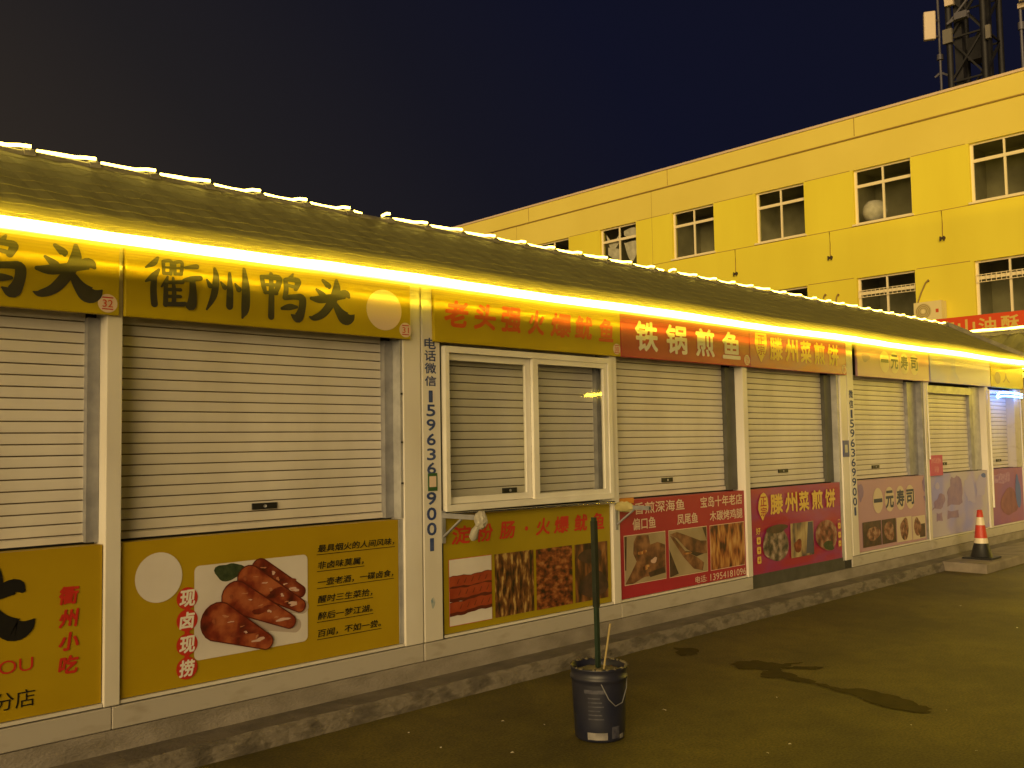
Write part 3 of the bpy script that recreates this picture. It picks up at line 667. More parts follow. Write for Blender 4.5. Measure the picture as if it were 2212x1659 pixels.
m.poly(rough([(12.24, .55), (12.42, .56), (12.42, .66), (12.25, .65)], .012, 3), YP, violet); m.poly(rough([(12.58, .56), (12.95, .57), (12.95, .66), (12.6, .66)], .012, 3), YP, violet)
m.build('picture_print', pn)
sg = sign(S, 12.130, 14.185, lilac)
m = MB(); m.poly(rough([(12.95, 2.62), (12.93, 2.45), (13.10, 2.31), (14.14, 2.315), (14.14, 2.62)], .01, 4), YS-.002, lilac2); m.build('picture_print', sg)
m = MB(); m.tube([(12.02, -.040, 1.33), (12.02, -.040, 2.24), (12.05, -.04, 2.275)], .014, pvc, 8); m.build('conduit', S)

# ---- stall 8: last stall, lit blue
S = thing('market_stall', 'far stall with purple banner and blue neon tube, at the end of the row', 'market stall', (14.8, 0, 0), 'market stalls in a row')
shell(S, 14.102, XR)
shutter(S, 14.16, 15.20, (14.693, 14.878), 1.252, .08)
MB().box((15.205, -.01, ZP), (XR-.02, .11, ZS-.004), whited).build('wall_panel', S)
kick(S, 14.147, XR-.02); sill(S, 14.15, XR-.02)
MB().box((XR-.04, -.02, ZK0), (XR-.015, 2.3, 2.58), white).build('end_wall', S)
pn = panel(S, 14.165, XR-.05, purple)
m = MB(); m.poly(blob(14.85, .66, .30, .22, 3, 22, .15), YP, mat('print_maroon', (.16, .04, .07), .45, (.24, .08, .10), 6)); m.poly(blob(15.22, .78, .11, .24, 9, 22, .12), YP-.001, bluep); m.poly(rough([(14.22, .93), (14.9, .95), (14.9, 1.07), (14.24, 1.07)], .02, 5), YP, mat('print_mauve', (.42, .24, .42), .45, (.24, .08, .26), 20)); m.build('picture_print', pn)
sg = sign(S, 14.210, XR+.02, yel)
def f8(m):
    m.disc(14.46, 2.42, .12, .085, YS-.002, mat('print_brown', (.20, .11, .06), .5), 20); put(m, '人', 14.66, 14.94, 2.36, 2.50, YS-.002, mat('print_brown', (.2, .11, .06)), .02)
lettering(sg, f8)
m = MB(); m.tube([(14.12, -.040, .62), (14.12, -.040, 2.25)], .014, pvc, 8); m.build('conduit', S)
m = MB(); m.tube([(14.33, -.075, 2.150), (14.42, -.075, 2.205), (14.60, -.075, 2.222), (15.0, -.075, 2.218), (15.36, -.075, 2.205)], .013, neon, 8); m.tube([(14.36, -.075, 2.135), (14.50, -.075, 2.165), (15.0, -.075, 2.168), (15.36, -.075, 2.160)], .010, neon, 8)
tag(m.build('neon_tube', loc=(14.8, -.075, 2.2)), 'glowing blue neon tube loop under the last yellow sign', 'neon light')

# stencilled posts
stalls = [o for o in COL.objects if o.name.startswith('market_stall')]
stalls.sort(key=lambda o: o.location.x)
def on_post(stall, idx, specfn):
    ps = sorted([c for c in stall.children if c.name.startswith('post')], key=lambda c: min(v.co.x for v in c.data.vertices))
    m = MB(); m.par = ps[idx]; specfn(m); m.build('lettering', ps[idx])
def sp1(m):
    x0, x1 = 4.045, 4.135
    for ch, z0, z1 in (('电', 2.236, 2.311), ('话', 2.156, 2.229), ('微', 2.074, 2.146), ('信', 1.992, 2.060)): put(m, ch, x0-.012, x1-.004, z0, z1, -.0215, stencil, .03)
    m.cut()
    for ch, zt in zip('159636', (1.963, 1.871, 1.776, 1.681, 1.584, 1.492)):
        w = .034 if ch == '1' else .076; c = 4.082
        put(m, ch, c-w/2, c+w/2, zt-.078, zt, -.0215, stencil, .04)
    m.cut()
    for ch, zt in zip('9001', (1.300, 1.200, 1.102, 1.001)):
        w = .034 if ch == '1' else .082; c = 4.078
        put(m, ch, c-w/2, c+w/2, zt-.084, zt, -.0215, stencil, .045)
    m.cut(); m.poly(blob(4.082, .585, .014, .040, 4, 16, .15), -.0212, smudge)
on_post(stalls[2], 0, sp1)
def sp2(m):
    x0, x1 = 9.985, 10.080; zz = 2.130
    for ch in '微信': put(m, ch, x0, x1, zz-.09, zz, -.0215, stencil, .03); zz -= .108
    for ch in '15963699001':
        w = .045 if ch == '1' else .095
        put(m, ch, (x0+x1)/2-w/2, (x0+x1)/2+w/2, zz-.090, zz, -.0215, stencil, .035); zz -= .1055
on_post(stalls[5], 0, sp2)

# small signs stuck on the fronts
m = MB(); m.box((4.050, -.0245, 1.306), (4.128, -.0205, 1.422), greenp); m.box((4.060, -.0255, 1.332), (4.118, -.0246, 1.402), pinkw)
tag(m.build('sticker', loc=(4.11, -.022, 1.32)), 'green framed sticker on the white post with blue stencilled numbers', 'sticker')
m = MB(); m.box((9.800, -.027, 1.405), (9.935, -.0205, 1.582), plaqueb); m.box((9.840, -.0285, 1.452), (9.895, -.0272, 1.535), galvl)
tag(m.build('door_plate', loc=(9.87, -.022, 1.49)), 'small dark blue number plate on the post beside the crimson stall', 'plaque')
m = MB(); m.box((12.06, -.027, 1.122), (12.445, -.0212, 1.376), magen)
m.poly(rough([(12.10, 1.275), (12.41, 1.275), (12.41, 1.335), (12.10, 1.335)], .01, 4), -.0275, mat('poster_pale', (.60, .20, .28), .5, (.5, .08, .18), 22)); m.poly(rough([(12.19, 1.165), (12.32, 1.165), (12.32, 1.235), (12.19, 1.235)], .008, 4), -.0275, mat('poster_pale', (.6, .2, .28)))
tag(m.build('paper_poster', loc=(12.25, -.022, 1.25)), 'small magenta poster on the post between the pink and lilac stalls', 'poster')
m = MB(); m.box((6.026, -.0080, 1.112), (6.210, -.0035, 1.156), orangep)
tag(m.build('paper_notice', loc=(6.12, -.006, 1.13)), 'orange paper strip on the red fish banner behind the paper wrapped bracket', 'notice')

# folding shelf brackets
def bracket(x, label, ln, za):
    t = thing('shelf_bracket', label, 'bracket', (x, 0, 1.05), 'folding shelf brackets')
    m = MB(); m.box((x-.014, -.028, za-.20), (x+.014, -.0205, za+.012), galv); m.build('wall_plate', t)
    m = MB(); m.box((x-.012, -ln, za-.034), (x+.012, -.029, za-.004), galv); m.box((x-.008, -ln-.003, za-.028), (x+.008, -ln-.0005, za-.010), dark); m.build('arm', t)
    m = MB(); m.bar((x, -.030, za-.155), (x, -.20, za-.036), .016, .012, galv); m.build('brace', t)
    return t
bracket(4.177, 'grey folding bracket by the green sticker post, with a plastic bag on its tip', .357, 1.160)
bracket(5.968, 'grey folding bracket by the red fish stall, wrapped in yellowish paper', .352, 1.115)
def crumple(name, c, rx, ry, rz, m, seed, label, cat, n=1):
    bm = bmesh.new(); bmesh.ops.create_icosphere(bm, subdivisions=3, radius=1); rr = random.Random(seed)
    ph = [(Vector((rr.uniform(-1, 1), rr.uniform(-1, 1), rr.uniform(-1, 1)))*6, rr.random()*6) for _ in range(7)]
    for v in bm.verts:
        d = 1+sum(.10*abs(math.sin(v.co.dot(q)+w)) for q, w in ph)-.3; v.co = Vector((v.co.x*d*rx, v.co.y*d*ry, v.co.z*d*rz))
    me = bpy.data.meshes.new(name); bm.to_mesh(me); bm.free(); me.materials.append(m)
    o = bpy.data.objects.new(name, me); COL.objects.link(o); o.location = c
    return tag(o, label, cat)
bag = crumple('plastic_bag', (4.177, -.385, 1.125), .032, .042, .050, bagm, 3, 'white plastic bag tied round the tip of the bracket under the window', 'plastic bag')
tl = MB(); tl.tube([(4.177, -.372, 1.105), (4.172, -.335, 1.055), (4.170, -.320, 1.015), (4.170, -.315, .995)], [.012, .026, .030, .012], bagm, 10)
tl.build('bag_tail', bag, loc=bag.location)
pp = crumple('paper_wrap', (5.966, -.105, 1.098), .022, .085, .036, paperm, 8, 'yellowish crumpled paper draped over the bracket beside the red banner', 'paper')

# ------------------------------------------------------------------ roof over the row
def tiles(m, x0, x1, P0, P1, mt, per=.187, amp=.0032, rows_=9, seg=6, axis='x'):
    """wavy tile sheet: P0 eave (y,z), P1 ridge (y,z)"""
    n_ = int((x1-x0)/per*seg); vs = []; cols = 0
    sl = Vector((P1[0]-P0[0], P1[1]-P0[1])); nrm = Vector((-sl.y, sl.x)).normalized()
    if nrm.y < 0: nrm = -nrm
    tt = []
    for r_ in range(rows_):
        tt += [(r_/rows_, .0045), ((r_+.97)/rows_, .002)]
    for i in range(n_+1):
        x = x0+(x1-x0)*i/n_; ph = 2*math.pi*(x-x0)/per; w = amp*(math.sin(ph)+.25*math.sin(2*ph))
        for t_, h in tt:
            q = (P0[0]+sl.x*t_+nrm.x*(h+w), P0[1]+sl.y*t_+nrm.y*(h+w)); vs.append((x, q[0], q[1]) if axis == 'x' else (q[0], x, q[1]))
    k = len(tt)
    m.add(vs, [(i*k+j, (i+1)*k+j, (i+1)*k+j+1, i*k+j+1) for i in range(n_) for j in range(k-1)], mt, False)
EY, EZ, RY, RZ = -.355, 2.618, 1.0, 3.338
def zr(y): return EZ+(RZ-EZ)*(y-EY)/(RY-EY)
roof = thing('tiled_roof', 'long grey tiled roof with lit ridge over the row of stalls', 'roof', (6.5, 1.0, 2.9))
m = MB(); tiles(m, XL, XR, (EY, EZ), (RY, RZ), tile); m.build('front_slope', roof)
m = MB(); tiles(m, XL, XR, (2.5, EZ), (RY, RZ), tile); m.build('back_slope', roof)
m = MB(); m.add([(XL, EY+.02, EZ-.02), (XR, EY+.02, EZ-.02), (XR, RY, RZ-.03), (XL, RY, RZ-.03), (XR, 2.48, EZ-.02), (XL, 2.48, EZ-.02)], [(0,3,2,1), (3,5,4,2)], gasket); m.build('underlay', roof)
m = MB(); m.box((XL, EY+.004, EZ-.016), (XR, EY+.020, EZ-.001), whited); m.build('fascia', roof)
m = MB(); m.add([(XL, EY+.021, EZ-.016), (XR, EY+.021, EZ-.016), (XR, -.03, 2.765), (XL, -.03, 2.765)], [(0, 3, 2, 1)], white); m.build('soffit', roof)
m = MB()
for xe in (XL+.01, XR-.01):
    m.add([(xe, EY+.03, EZ-.02), (xe, 2.47, EZ-.02), (xe, RY, RZ-.03)], [(0,1,2)], white)
m.build('gable', roof)
m = MB()                                                                # verge boards along the gable edge
for a, b_ in (((XR, EY, EZ+.03), (XR, RY, RZ+.03)), ((XR, 2.5, EZ+.03), (XR, RY, RZ+.03))): m.bar(a, b_, .05, .07, tiled)
m.build('verge', roof)
RP, R00 = .37382, 1.9426
m = MB(); caps = []
i = math.floor((XL-R00)/RP)
while R00+RP*i < XR-.1:
    x1 = R00+RP*(i+1) if True else 0; x0 = R00+RP*i; i += 1
    x0c, x1c = max(x0, XL), min(x1, XR)
    def half(xa, xb, r0, r1, zc):
        n_ = 12; vs = []
        for xx, r_ in ((xa, r0), (xb, r1)):
            for k in range(n_+1): a = math.pi*k/n_; vs.append((xx, RY+r_*1.2*math.cos(a), zc+r_*math.sin(a)))
        m.add(vs, [(k, k+1, n_+2+k, n_+1+k) for k in range(n_)], tiled, True)
        m.add(vs, [tuple(range(n_+1)), tuple(range(n_+1, 2*n_+2))], tiled)
    half(x0c, x1c-.002, .046, .042, RZ-.026); half(x1c-.070, x1c-.008, .050, .056, RZ-.026)
    caps.append((x0, x1))
m.build('ridge_cap', roof)

# ridge light rope
rope = MB(); rz0 = RZ+.028; yl = RY-.012
def seg_rope(pts): rope.tube(pts, .0105, led_ridge, 6)
for x0, x1 in caps:
    if x0 < XL or x1 > XR: continue
    idx = round((x0-R00)/RP)
    sag = random.Random(idx+100).uniform(-.004, .008)
    body = [(x0+.010, yl, rz0-.004), (x0+RP*.3, yl, rz0-.002-sag), (x0+RP*.60, yl, rz0-sag), (x0+RP*.78, yl, rz0+.012), (x0+RP*.86, yl, rz0+.014), (x1-.022, yl, rz0+.016)]
    if idx == 6: body = [(x0+RP*.74, yl, rz0+.002), (x0+RP*.86, yl, rz0+.028), (x1-.022, yl, rz0+.030)]; seg_rope([(x0+.014, yl, rz0-.004), (x0+.085, yl, rz0-.012)])
    if idx == 16: body = [(x0+.02, yl, rz0-.004), (x0+RP*.35, yl, rz0-.006)]; seg_rope([(x0+RP*.62, yl, rz0+.0), (x0+RP*.8, yl, rz0+.026), (x1-.03, yl, rz0+.028)])
    seg_rope(body)
o = rope.build('light_rope', loc=(6.5, RY, RZ)); tag(o, 'broken glowing yellow light rope lying along the tile ridge of the near roof', 'light strip', 'light strips on the roofs')
# eave light tube
ev = MB(); path = []; rr = random.Random(5)
for i in range(91):
    x = XL+(XR-XL)*i/90; path.append((x, EY-.162+.003*math.sin(x*1.9), EZ-.038+.005*math.sin(x*2.3)+.004*(rr.random()-.5)))
ev.tube(path, .025, led, 10)
cl = MB()
for i in range(2, 90, 3):
    x, y, z = path[i]; cl.bar((x, y+.026, z+.002), (x, EY+.02, EZ-.014), .012, .004, galv)
o = ev.build('light_tube', loc=(6.5, EY, EZ)); tag(o, 'continuous bright yellow light tube along the eave above the stall signs', 'light strip', 'light strips on the roofs')
cl.build('clip', o, loc=o.location)
for rad_, k_e in ((.036, .38), (.048, .30), (.060, .23), (.073, .17), (.087, .12), (.102, .08)): sv = MB(); sv.tube(path, rad_, bloom_volume(k_e), 24); sv.build('bloom_shell', o, loc=o.location)  # nested emitting shells added as the bloom round the tube
ch = MB(); ch.box((XL, EY-.187, EZ-.0765), (XR, EY-.126, EZ-.0725), galvl); ch.box((XL, EY-.129, EZ-.0723), (XR, EY-.126, EZ-.0255), galvl); ch.build('light_baffle', o, loc=o.location)  # added baffle: keeps tube light off the shutters and dims the signs

# ------------------------------------------------------------------ second block of stalls, behind the end of the row
RX2, RZ2, EX2, EZ2, Y20, Y21 = 20.0, 3.60, 18.3, 2.72, -11.0, 4.2
blk = thing('tiled_roof', 'small piece of yellow lit tiled roof under the red banner sign', 'roof', (20, -3, 2.9))
m = MB(); tiles(m, Y20, Y21, (EX2, EZ2), (RX2, RZ2), tile, .30, .017, 7, 6, 'y'); m.build('front_slope', blk)
m = MB(); tiles(m, Y20, Y21, (21.7, EZ2), (RX2, RZ2), tile, .30, .030, 7, 6, 'y'); m.build('back_slope', blk)
m = MB(); m.box((EX2-.012, Y20, EZ2-.11), (EX2+.012, Y21, EZ2-.01), whited); m.build('fascia', blk)
m = MB(); m.tube([(RX2, Y20, RZ2-.02), (RX2, Y21, RZ2-.02)], .09, tiled, 10); m.build('ridge_cap', blk)
cab = thing('market_stall', 'plain white stall block across the lane end, under the second roof', 'market stall', (20, -3, 0))
m = MB(); m.box((EX2+.5, Y20+.1, 0), (21.4, Y21-.1, 2.62), white); m.build('wall', cab)
m = MB()
for k in range(6): m.box((EX2+.47, Y20+.5+k*2.4, 1.1), (EX2+.495, Y20+2.4+k*2.4, 2.3), shut)
for k in range(6): pass
m.build('shutter', cab)
m = MB(); pth = [(RX2-.02, Y21-.05-(Y21-Y20-.1)*k/60, RZ2+.085+.010*math.sin(k*1.7)) for k in range(61)]; m.tube(pth, .024, led_ridge, 6)
tag(m.build('light_rope', loc=(20, -3, 3.6)), 'glowing rope on the ridge of the second roof under the red banner', 'light strip', 'light strips on the roofs')
m = MB(); m.tube([(EX2-.03, Y20, EZ2+.075), (EX2-.03, (Y20+Y21)/2, EZ2+.07), (EX2-.03, Y21, EZ2+.075)], .022, led_far, 8)  # out of view; added and made strong to light building and lane
tag(m.build('light_tube', loc=(18.3, -3, 2.7)), 'unseen light tube added along the eave of the second roof beyond the row', 'light strip', 'light strips on the roofs')

# ------------------------------------------------------------------ yellow building
BA = R(-2.0462); BN = Vector((math.cos(BA), math.sin(BA), 0)); BT = Vector((math.sin(BA), -math.cos(BA), 0)); BD = 27.032
B0 = BN*BD
def bp(s, d, z): q = B0+BT*s+BN*d; return Vector((q.x, q.y, z))          # s along the wall, d into it
class BB(MB):
    def bbox(self, s0, s1, d0, d1, z0, z1, m):
        vs = [bp(s, d, z) for z in (z0, z1) for s, d in ((s0, d0), (s1, d0), (s1, d1), (s0, d1))]
        return self.add(vs, [(0,3,2,1),(4,5,6,7),(0,1,5,4),(1,2,6,5),(2,3,7,6),(3,0,4,7)], m)
    def face(self, s0, s1, z0, z1, d, m): return self.add([bp(s0,d,z0), bp(s1,d,z0), bp(s1,d,z1), bp(s0,d,z1)], [(0,1,2,3)], m)
bld = thing('yellow_building', 'long yellow three storey building with white framed windows behind the stalls', 'building', tuple(bp(-15, 0, 0)))
SL, SR, DEP = -48., 6., 12.
WINS = []
for k in range(-4, 8):
    s0 = -22.585+3.3856*k
    if k >= 0 or True: WINS.append((s0, s0+1.758, 7.955, 9.590, 'up', k))
for k in range(-4, 8): s0 = -22.585+3.3856*k; WINS.append((s0, s0+1.758, 4.80, 6.345, 'low', k))
w_ = BB(); ss = sorted({SL, SR} | {a for q in WINS for a in q[:2]}); zs = sorted({0., 10.575} | {a for q in WINS for a in q[2:4]})
for a, b_ in zip(ss, ss[1:]):
    for c, d in zip(zs, zs[1:]):
        ms, mz = (a+b_)/2, (c+d)/2
        if any(q[0] < ms < q[1] and q[2] < mz < q[3] for q in WINS): continue
        w_.face(a, b_, c, d, 0, wallp2 if mz > 9.59 else wallp)
for s0, s1, z0, z1, *_ in WINS:                                             # reveals
    for f_ in ([bp(s0,0,z0), bp(s0,.3,z0), bp(s0,.3,z1), bp(s0,0,z1)], [bp(s1,0,z0), bp(s1,0,z1), bp(s1,.3,z1), bp(s1,.3,z0)], [bp(s0,0,z0), bp(s1,0,z0), bp(s1,.3,z0), bp(s0,.3,z0)], [bp(s0,0,z1), bp(s0,.3,z1), bp(s1,.3,z1), bp(s1,0,z1)]): w_.add(f_, [(0,1,2,3)], wallp)
for a, b_ in ((SL, SL), (SR, SR)): w_.add([bp(a,0,0), bp(a,DEP,0), bp(a,DEP,10.575), bp(a,0,10.575)], [(0,1,2,3)], wallp)
w_.add([bp(SL,DEP,0), bp(SR,DEP,0), bp(SR,DEP,10.575), bp(SL,DEP,10.575)], [(0,1,2,3)], wallp)
w_.build('wall', bld)
m = BB(); m.bbox(SL, SR, -.05, .25, 10.578, 11.16, wallp2); m.bbox(SL, SR, DEP-.25, DEP, 10.578, 11.16, wallp2); m.build('parapet', bld)
m = BB(); m.bbox(SL, SR, -.09, .30, 11.163, 11.235, coping); m.build('coping', bld)
m = BB(); m.bbox(SL, SR, .26, DEP-.26, 10.58, 10.62, conc); m.build('roof', bld)
m = BB()
for a in (-37., -30., -22.99, -15.92, -8.91, -1.9): m.bbox(a-.012, a+.012, -.0535, -.049, 10.60, 11.16, seam)
m.bbox(SL, SR, -.049, -.0005, 10.545, 10.576, seam)
for k in range(-4, 8):                                                      # grooves at window head and sill height
    s1, s2 = -22.585+3.3856*k+1.80, -22.585+3.3856*(k+1)-.09
    m.bbox(s1, s2, -.003, .0, 9.592, 9.612, seam); m.bbox(s1, s2, -.003, .0, 6.352, 6.372, seam)
m.bbox(SL, SR, -.003, .0, 7.885, 7.905, seam)
for a in (-23.774, -16.70): m.bbox(a-.006, a+.006, -.0025, .0, 7.92, 10.54, seam)
m.build('wall_seam', bld)
fr0 = None
for s0, s1, z0, z1, row, k in WINS:
    mid = (s0+s1)/2; zt = z0+(z1-z0)*.70
    vis = (row == 'up' and k >= -1) or (row == 'low' and k >= 2)
    m = BB(); D0, D1 = .10, .15
    fr = m
    m.bbox(s0, s1, D0, D1, z0, z0+.055, frame_c); m.bbox(s0, s1, D0, D1, z1-.05, z1, frame_c)
    m.bbox(s0, s0+.075, D0, D1, z0+.056, z1-.051, frame_c); m.bbox(s1-.05, s1, D0, D1, z0+.056, z1-.051, frame_c)
    m.bbox(s0+.076, s1-.051, D0, D1, zt-.045, zt+.045, frame_c)
    m.bbox(mid-.025, mid+.035, D0+.003, D1, z0+.056, zt-.046, frame_c); m.bbox(mid-.025, mid+.025, D0+.003, D1, zt+.046, z1-.051, frame_c)
    if not (SL < s0 and s1 < SR): continue
    wo_ = m.build('window', bld)
    m = BB(); m.bbox(s0-.05, s1+.05, -.045, .10, z0-.05, z0-.002, frame_c); m.build('sill', wo_)
    m = BB(); m.face(s0+.02, s1-.02, z0+.02, z1-.02, .125, glassm); m.build('pane', wo_)
    m = BB(); a, b_, c, d, e0, e1 = s0-.4, s1+.4, z0-.5, z1+.25, .302, 2.2
    for f_ in ([bp(a,e1,c), bp(b_,e1,c), bp(b_,e1,d), bp(a,e1,d)], [bp(a,e0,c), bp(a,e1,c), bp(a,e1,d), bp(a,e0,d)], [bp(b_,e0,c), bp(b_,e0,d), bp(b_,e1,d), bp(b_,e1,c)], [bp(a,e0,c), bp(b_,e0,c), bp(b_,e1,c), bp(a,e1,c)], [bp(a,e0,d), bp(a,e1,d), bp(b_,e1,d), bp(b_,e0,d)]): m.add(f_, [(0,1,2,3)], room)
    m.build('room', wo_)
    if row == 'low' and k >= 3:
        m = BB(); q = s0+.03
        while q < s1: m.bbox(q-.008, q+.008, .03, .042, zt-.13, zt+.09, frame_c); q += .13
        for zz in (zt-.12, zt+.08): m.bbox(s0+.01, s1-.01, .043, .055, zz-.008, zz+.008, frame_c)
        m.build('security_bars', wo_)
    if row == 'up' and k == 1:                                                # torn white curtains
        m = BB()
        def cur(f, dd, u0, u1, n=14):
            vs = []; fs = []
            for i in range(n+1):
                u = u0+(u1-u0)*i/n; t1, b1 = f((u-u0)/(u1-u0))
                vs += [bp(s0+(s1-s0)*u, dd+.03*math.sin(14*u), z0+(z1-z0)*t1), bp(s0+(s1-s0)*u, dd+.03*math.sin(14*u+1), z0+(z1-z0)*b1)]
            m.add(vs, [(2*i, 2*i+2, 2*i+3, 2*i+1) for i in range(n)], cloth, True)
        cur(lambda t_: (.92-.75*(t_*(1-t_))*1.0-.02, .92-1.25*(t_*(1-t_))-.10), .24, .06, .47)
        cur(lambda t_: (.90+.03*math.sin(3*t_), .80-.08*math.sin(3.1*t_)), .26, .54, .97)
        cur(lambda t_: (.62, .62-.42*(1-abs(2*t_-1.1)**1.5)-.05), .25, .54, .95)
        cur(lambda t_: (.60-.1*t_, .58-.25*t_-.15), .27, .08, .45)
        m.build('curtain', wo_)
    if row == 'up' and k == 4:                                                # round lamp shade and clutter inside
        m = BB(); c = bp(s0+.34, .62, z0+.42); vs = []
        m.lathe([(.0, -.36), (.20, -.31), (.32, -.16), (.36, 0), (.32, .17), (.20, .31), (.0, .36)], (c.x, c.y, c.z), cloth, 20)
        c2 = bp(s1-.02, .6, z0+.45); m.lathe([(.0, -.28), (.2, -.2), (.24, 0), (.16, .2), (.0, .26)], (c2.x, c2.y, c2.z), cloth, 14)
        m.build('lamp_globe', wo_)
for a, z0, z1 in ((-23.4, 7.12, 7.88), (-20., 7.12, 7.88), (-16.62, 7.12, 7.88), (-13.24, 7.10, 7.88), (-9.85, 7.11, 7.88), (-6.455, 7.13, 7.88)):
    m = BB(); m.tube([bp(a, -.02, z1), bp(a+.01, -.02, (z0+z1)/2), bp(a, -.02, z0)], .011, seam, 6); c = m.build('wall_cable', bld)
    m = BB(); m.bbox(a-.07, a+.075, -.05, -.004, z0-.05, z0+.012, mat('bracket_dark', (.06, .04, .02), .8)); m.bbox(a-.07, a-.03, -.07, -.051, z0-.10, z0+.03, mat('bracket_dark', (.06, .04, .02))); m.bbox(a+.03, a+.07, -.07, -.051, z0-.10, z0+.03, mat('bracket_dark', (.06, .04, .02))); m.build('bracket', c)
for pts in ([(-6.88, 5.99), (-6.97, 5.93), (-7.10, 5.68), (-7.21, 5.40), (-7.24, 5.20)], [(-10.03, 5.99), (-10.09, 5.94), (-10.115, 5.84), (-10.12, 5.3)], [(-9.61, 5.94), (-9.67, 5.88), (-9.70, 5.76), (-9.70, 5.3)]):
    m = BB(); m.tube([bp(s, -.05, z) for s, z in pts], [.035]+[.018]*(len(pts)-1), mat('hose', (.30, .20, .07), .7), 8); m.build('pipe', bld)
m = BB(); m.bbox(-6.35, SR, -.9, -.004, 4.60, 4.74, mat('canopy_paint', (.30, .24, .11), .8)); m.build('canopy', bld)
m = BB(); m.tube([bp(-7.6, -.1, 4.74), bp(-6.36, -.1, 4.76)], .04, galv, 8); m.build('pipe', bld)
m = BB(); m.bbox(-28., -12., -.6, -.004, 3.6, 3.75, mat('canopy_paint', (.3, .24, .11))); m.build('canopy', bld)

# air conditioner on the wall
ac = thing('air_conditioner', 'yellowish air conditioner unit with round fan on the yellow wall beside the red banner', 'air conditioner', tuple(bp(-6.8, -.2, 4.8)))
m = BB(); m.bbox(-7.19, -6.42, -.38, -.06, 4.83, 5.345, acm); m.build('case', ac)
m = BB()
for r_ in (.215, .17, .125, .08):
    vs = []; n_ = 28
    for k in range(n_):
        a = 2*math.pi*k/n_
        for q in (r_, r_-.012): vs.append(bp(-6.925+q*math.cos(a), -.388, 5.085+q*math.sin(a)))
    m.add(vs, [(2*k, (2*k+2) % (2*n_), (2*k+3) % (2*n_), 2*k+1) for k in range(n_)], acm)
m.add([bp(-6.925+.22*math.cos(2*math.pi*k/28), -.383, 5.085+.22*math.sin(2*math.pi*k/28)) for k in range(28)], [tuple(range(28))], acd)
m.add([bp(-6.925+.06*math.cos(2*math.pi*k/20), -.390, 5.085+.06*math.sin(2*math.pi*k/20)) for k in range(20)], [tuple(range(20))], acm); m.build('fan_grille', ac)
m = BB(); m.bbox(-6.58, -6.50, -.384, -.381, 5.02, 5.12, redp2); m.build('badge', ac)
m = BB(); m.bbox(-7.1, -7.05, -.36, -.004, 4.79, 4.829, galv); m.bbox(-6.55, -6.50, -.36, -.004, 4.79, 4.829, galv); m.build('bracket', ac)

# red shop banner below the windows
sgn = thing('shop_sign', 'long red banner sign with yellow characters on the yellow building', 'sign', tuple(bp(-5, -1, 4.5)))
m = BB(); m.bbox(-6.36, SR, -1.06, -.905, 4.15, 4.745, redsign); m.build('board', sgn)
m = BB()
def bput(s, s0, s1, z0, z1, d, mt, bold):
    vs, fs = glyphs(s, .022); a, b_ = min(v[0] for v in vs), max(v[0] for v in vs); c, e_ = min(v[1] for v in vs), max(v[1] for v in vs)
    m.add([bp(s0+(v[0]-a)/(b_-a)*(s1-s0), d, z0+(v[1]-c)/(e_-c)*(z1-z0)) for v in vs], fs, mt)
for ch, s0 in (('泰', -6.22), ('山', -5.72), ('油', -5.20), ('酥', -4.64)): bput(ch, s0, s0+.44, 4.24, 4.66, -1.064, yelt, .045)
m.build('lettering', sgn)

# ------------------------------------------------------------------ antenna tower on its roof
tw = thing('antenna_tower', 'dark lattice antenna tower with white panels on the building roof', 'antenna tower', (30, 5.4, 10.62))
YL, YR, X0, X1 = 5.93, 4.94, 29.6, 31.0
m = MB()
for x in (X0, X1):
    for y in (YL, YR): m.tube([(x, y, 10.62), (x, y, 18.5)], .095, towerm, 8)
m.build('leg', tw)
m = MB(); zz = 10.9; k = 0
while zz < 18:
    z2 = zz+1.35
    for x in (X0, X1): m.bar((x, YL, zz), (x, YR, z2), .07, .05, towerm); m.bar((x, YR, zz), (x, YL, z2), .05, .05, towerm); m.bar((x, YL, zz), (x, YR, zz), .05, .05, towerm)
    for y in (YL, YR): m.bar((X0, y, zz), (X1, y, z2), .05, .05, towerm); m.bar((X0, y, zz), (X1, y, zz), .05, .05, towerm)
    zz = z2
m.build('lattice', tw)
m = MB(); m.box((29.7, 5.60, 10.62), (29.95, 5.82, 17.5), towerm); m.box((30.3, 5.0, 10.62), (30.5, 5.16, 17.5), towerm); m.box((30.2, 5.2, 13.0), (30.7, 5.62, 13.7), towerm); m.build('cable_tray', tw)
m = MB(); m.box((29.3, 5.30, 14.02), (29.5, 5.66, 14.22), towerl); m.bar((29.4, 5.9, 14.0), (29.4, 5.25, 14.18), .06, .06, towerl); m.bar((29.4, 5.88, 13.98), (29.4, 5.19, 14.66), .05, .05, towerl); m.build('mount_arm', tw)
m = MB(); m.tube([(30, 6.372, 10.62), (30, 6.372, 17.2)], .042, towerl, 8); m.build('mast_pole', tw)
m = MB(); m.tube([(30, 6.372, 13.20), (30, 6.372, 13.36)], .10, towerl, 10); m.bar((30, 6.55, 12.70), (30, 6.37, 12.80), .05, .06, towerl); m.bar((30, 6.37, 12.80), (30, 6.16, 12.66), .05, .06, towerl); m.build('clamp', tw)
def tilt_box(c, sx, sy, sz, tilt, yaw, mt):
    mb = MB(); mb.box((-sx/2, -sy/2, -sz/2), (sx/2, sy/2, sz/2), mt)
    Mx = Matrix.Translation(c) @ Matrix.Rotation(yaw, 4, 'Z') @ Matrix.Rotation(tilt, 4, 'Y'); mb.v = [Mx @ q for q in mb.v]
    return mb
mb = tilt_box(Vector((29.60, 6.50, 14.19)), .24, .34, .84, R(-9), R(28), antm); o = mb.build('panel_antenna', tw); bv = o.modifiers.new('bevel', 'BEVEL'); bv.width = .03; bv.segments = 2
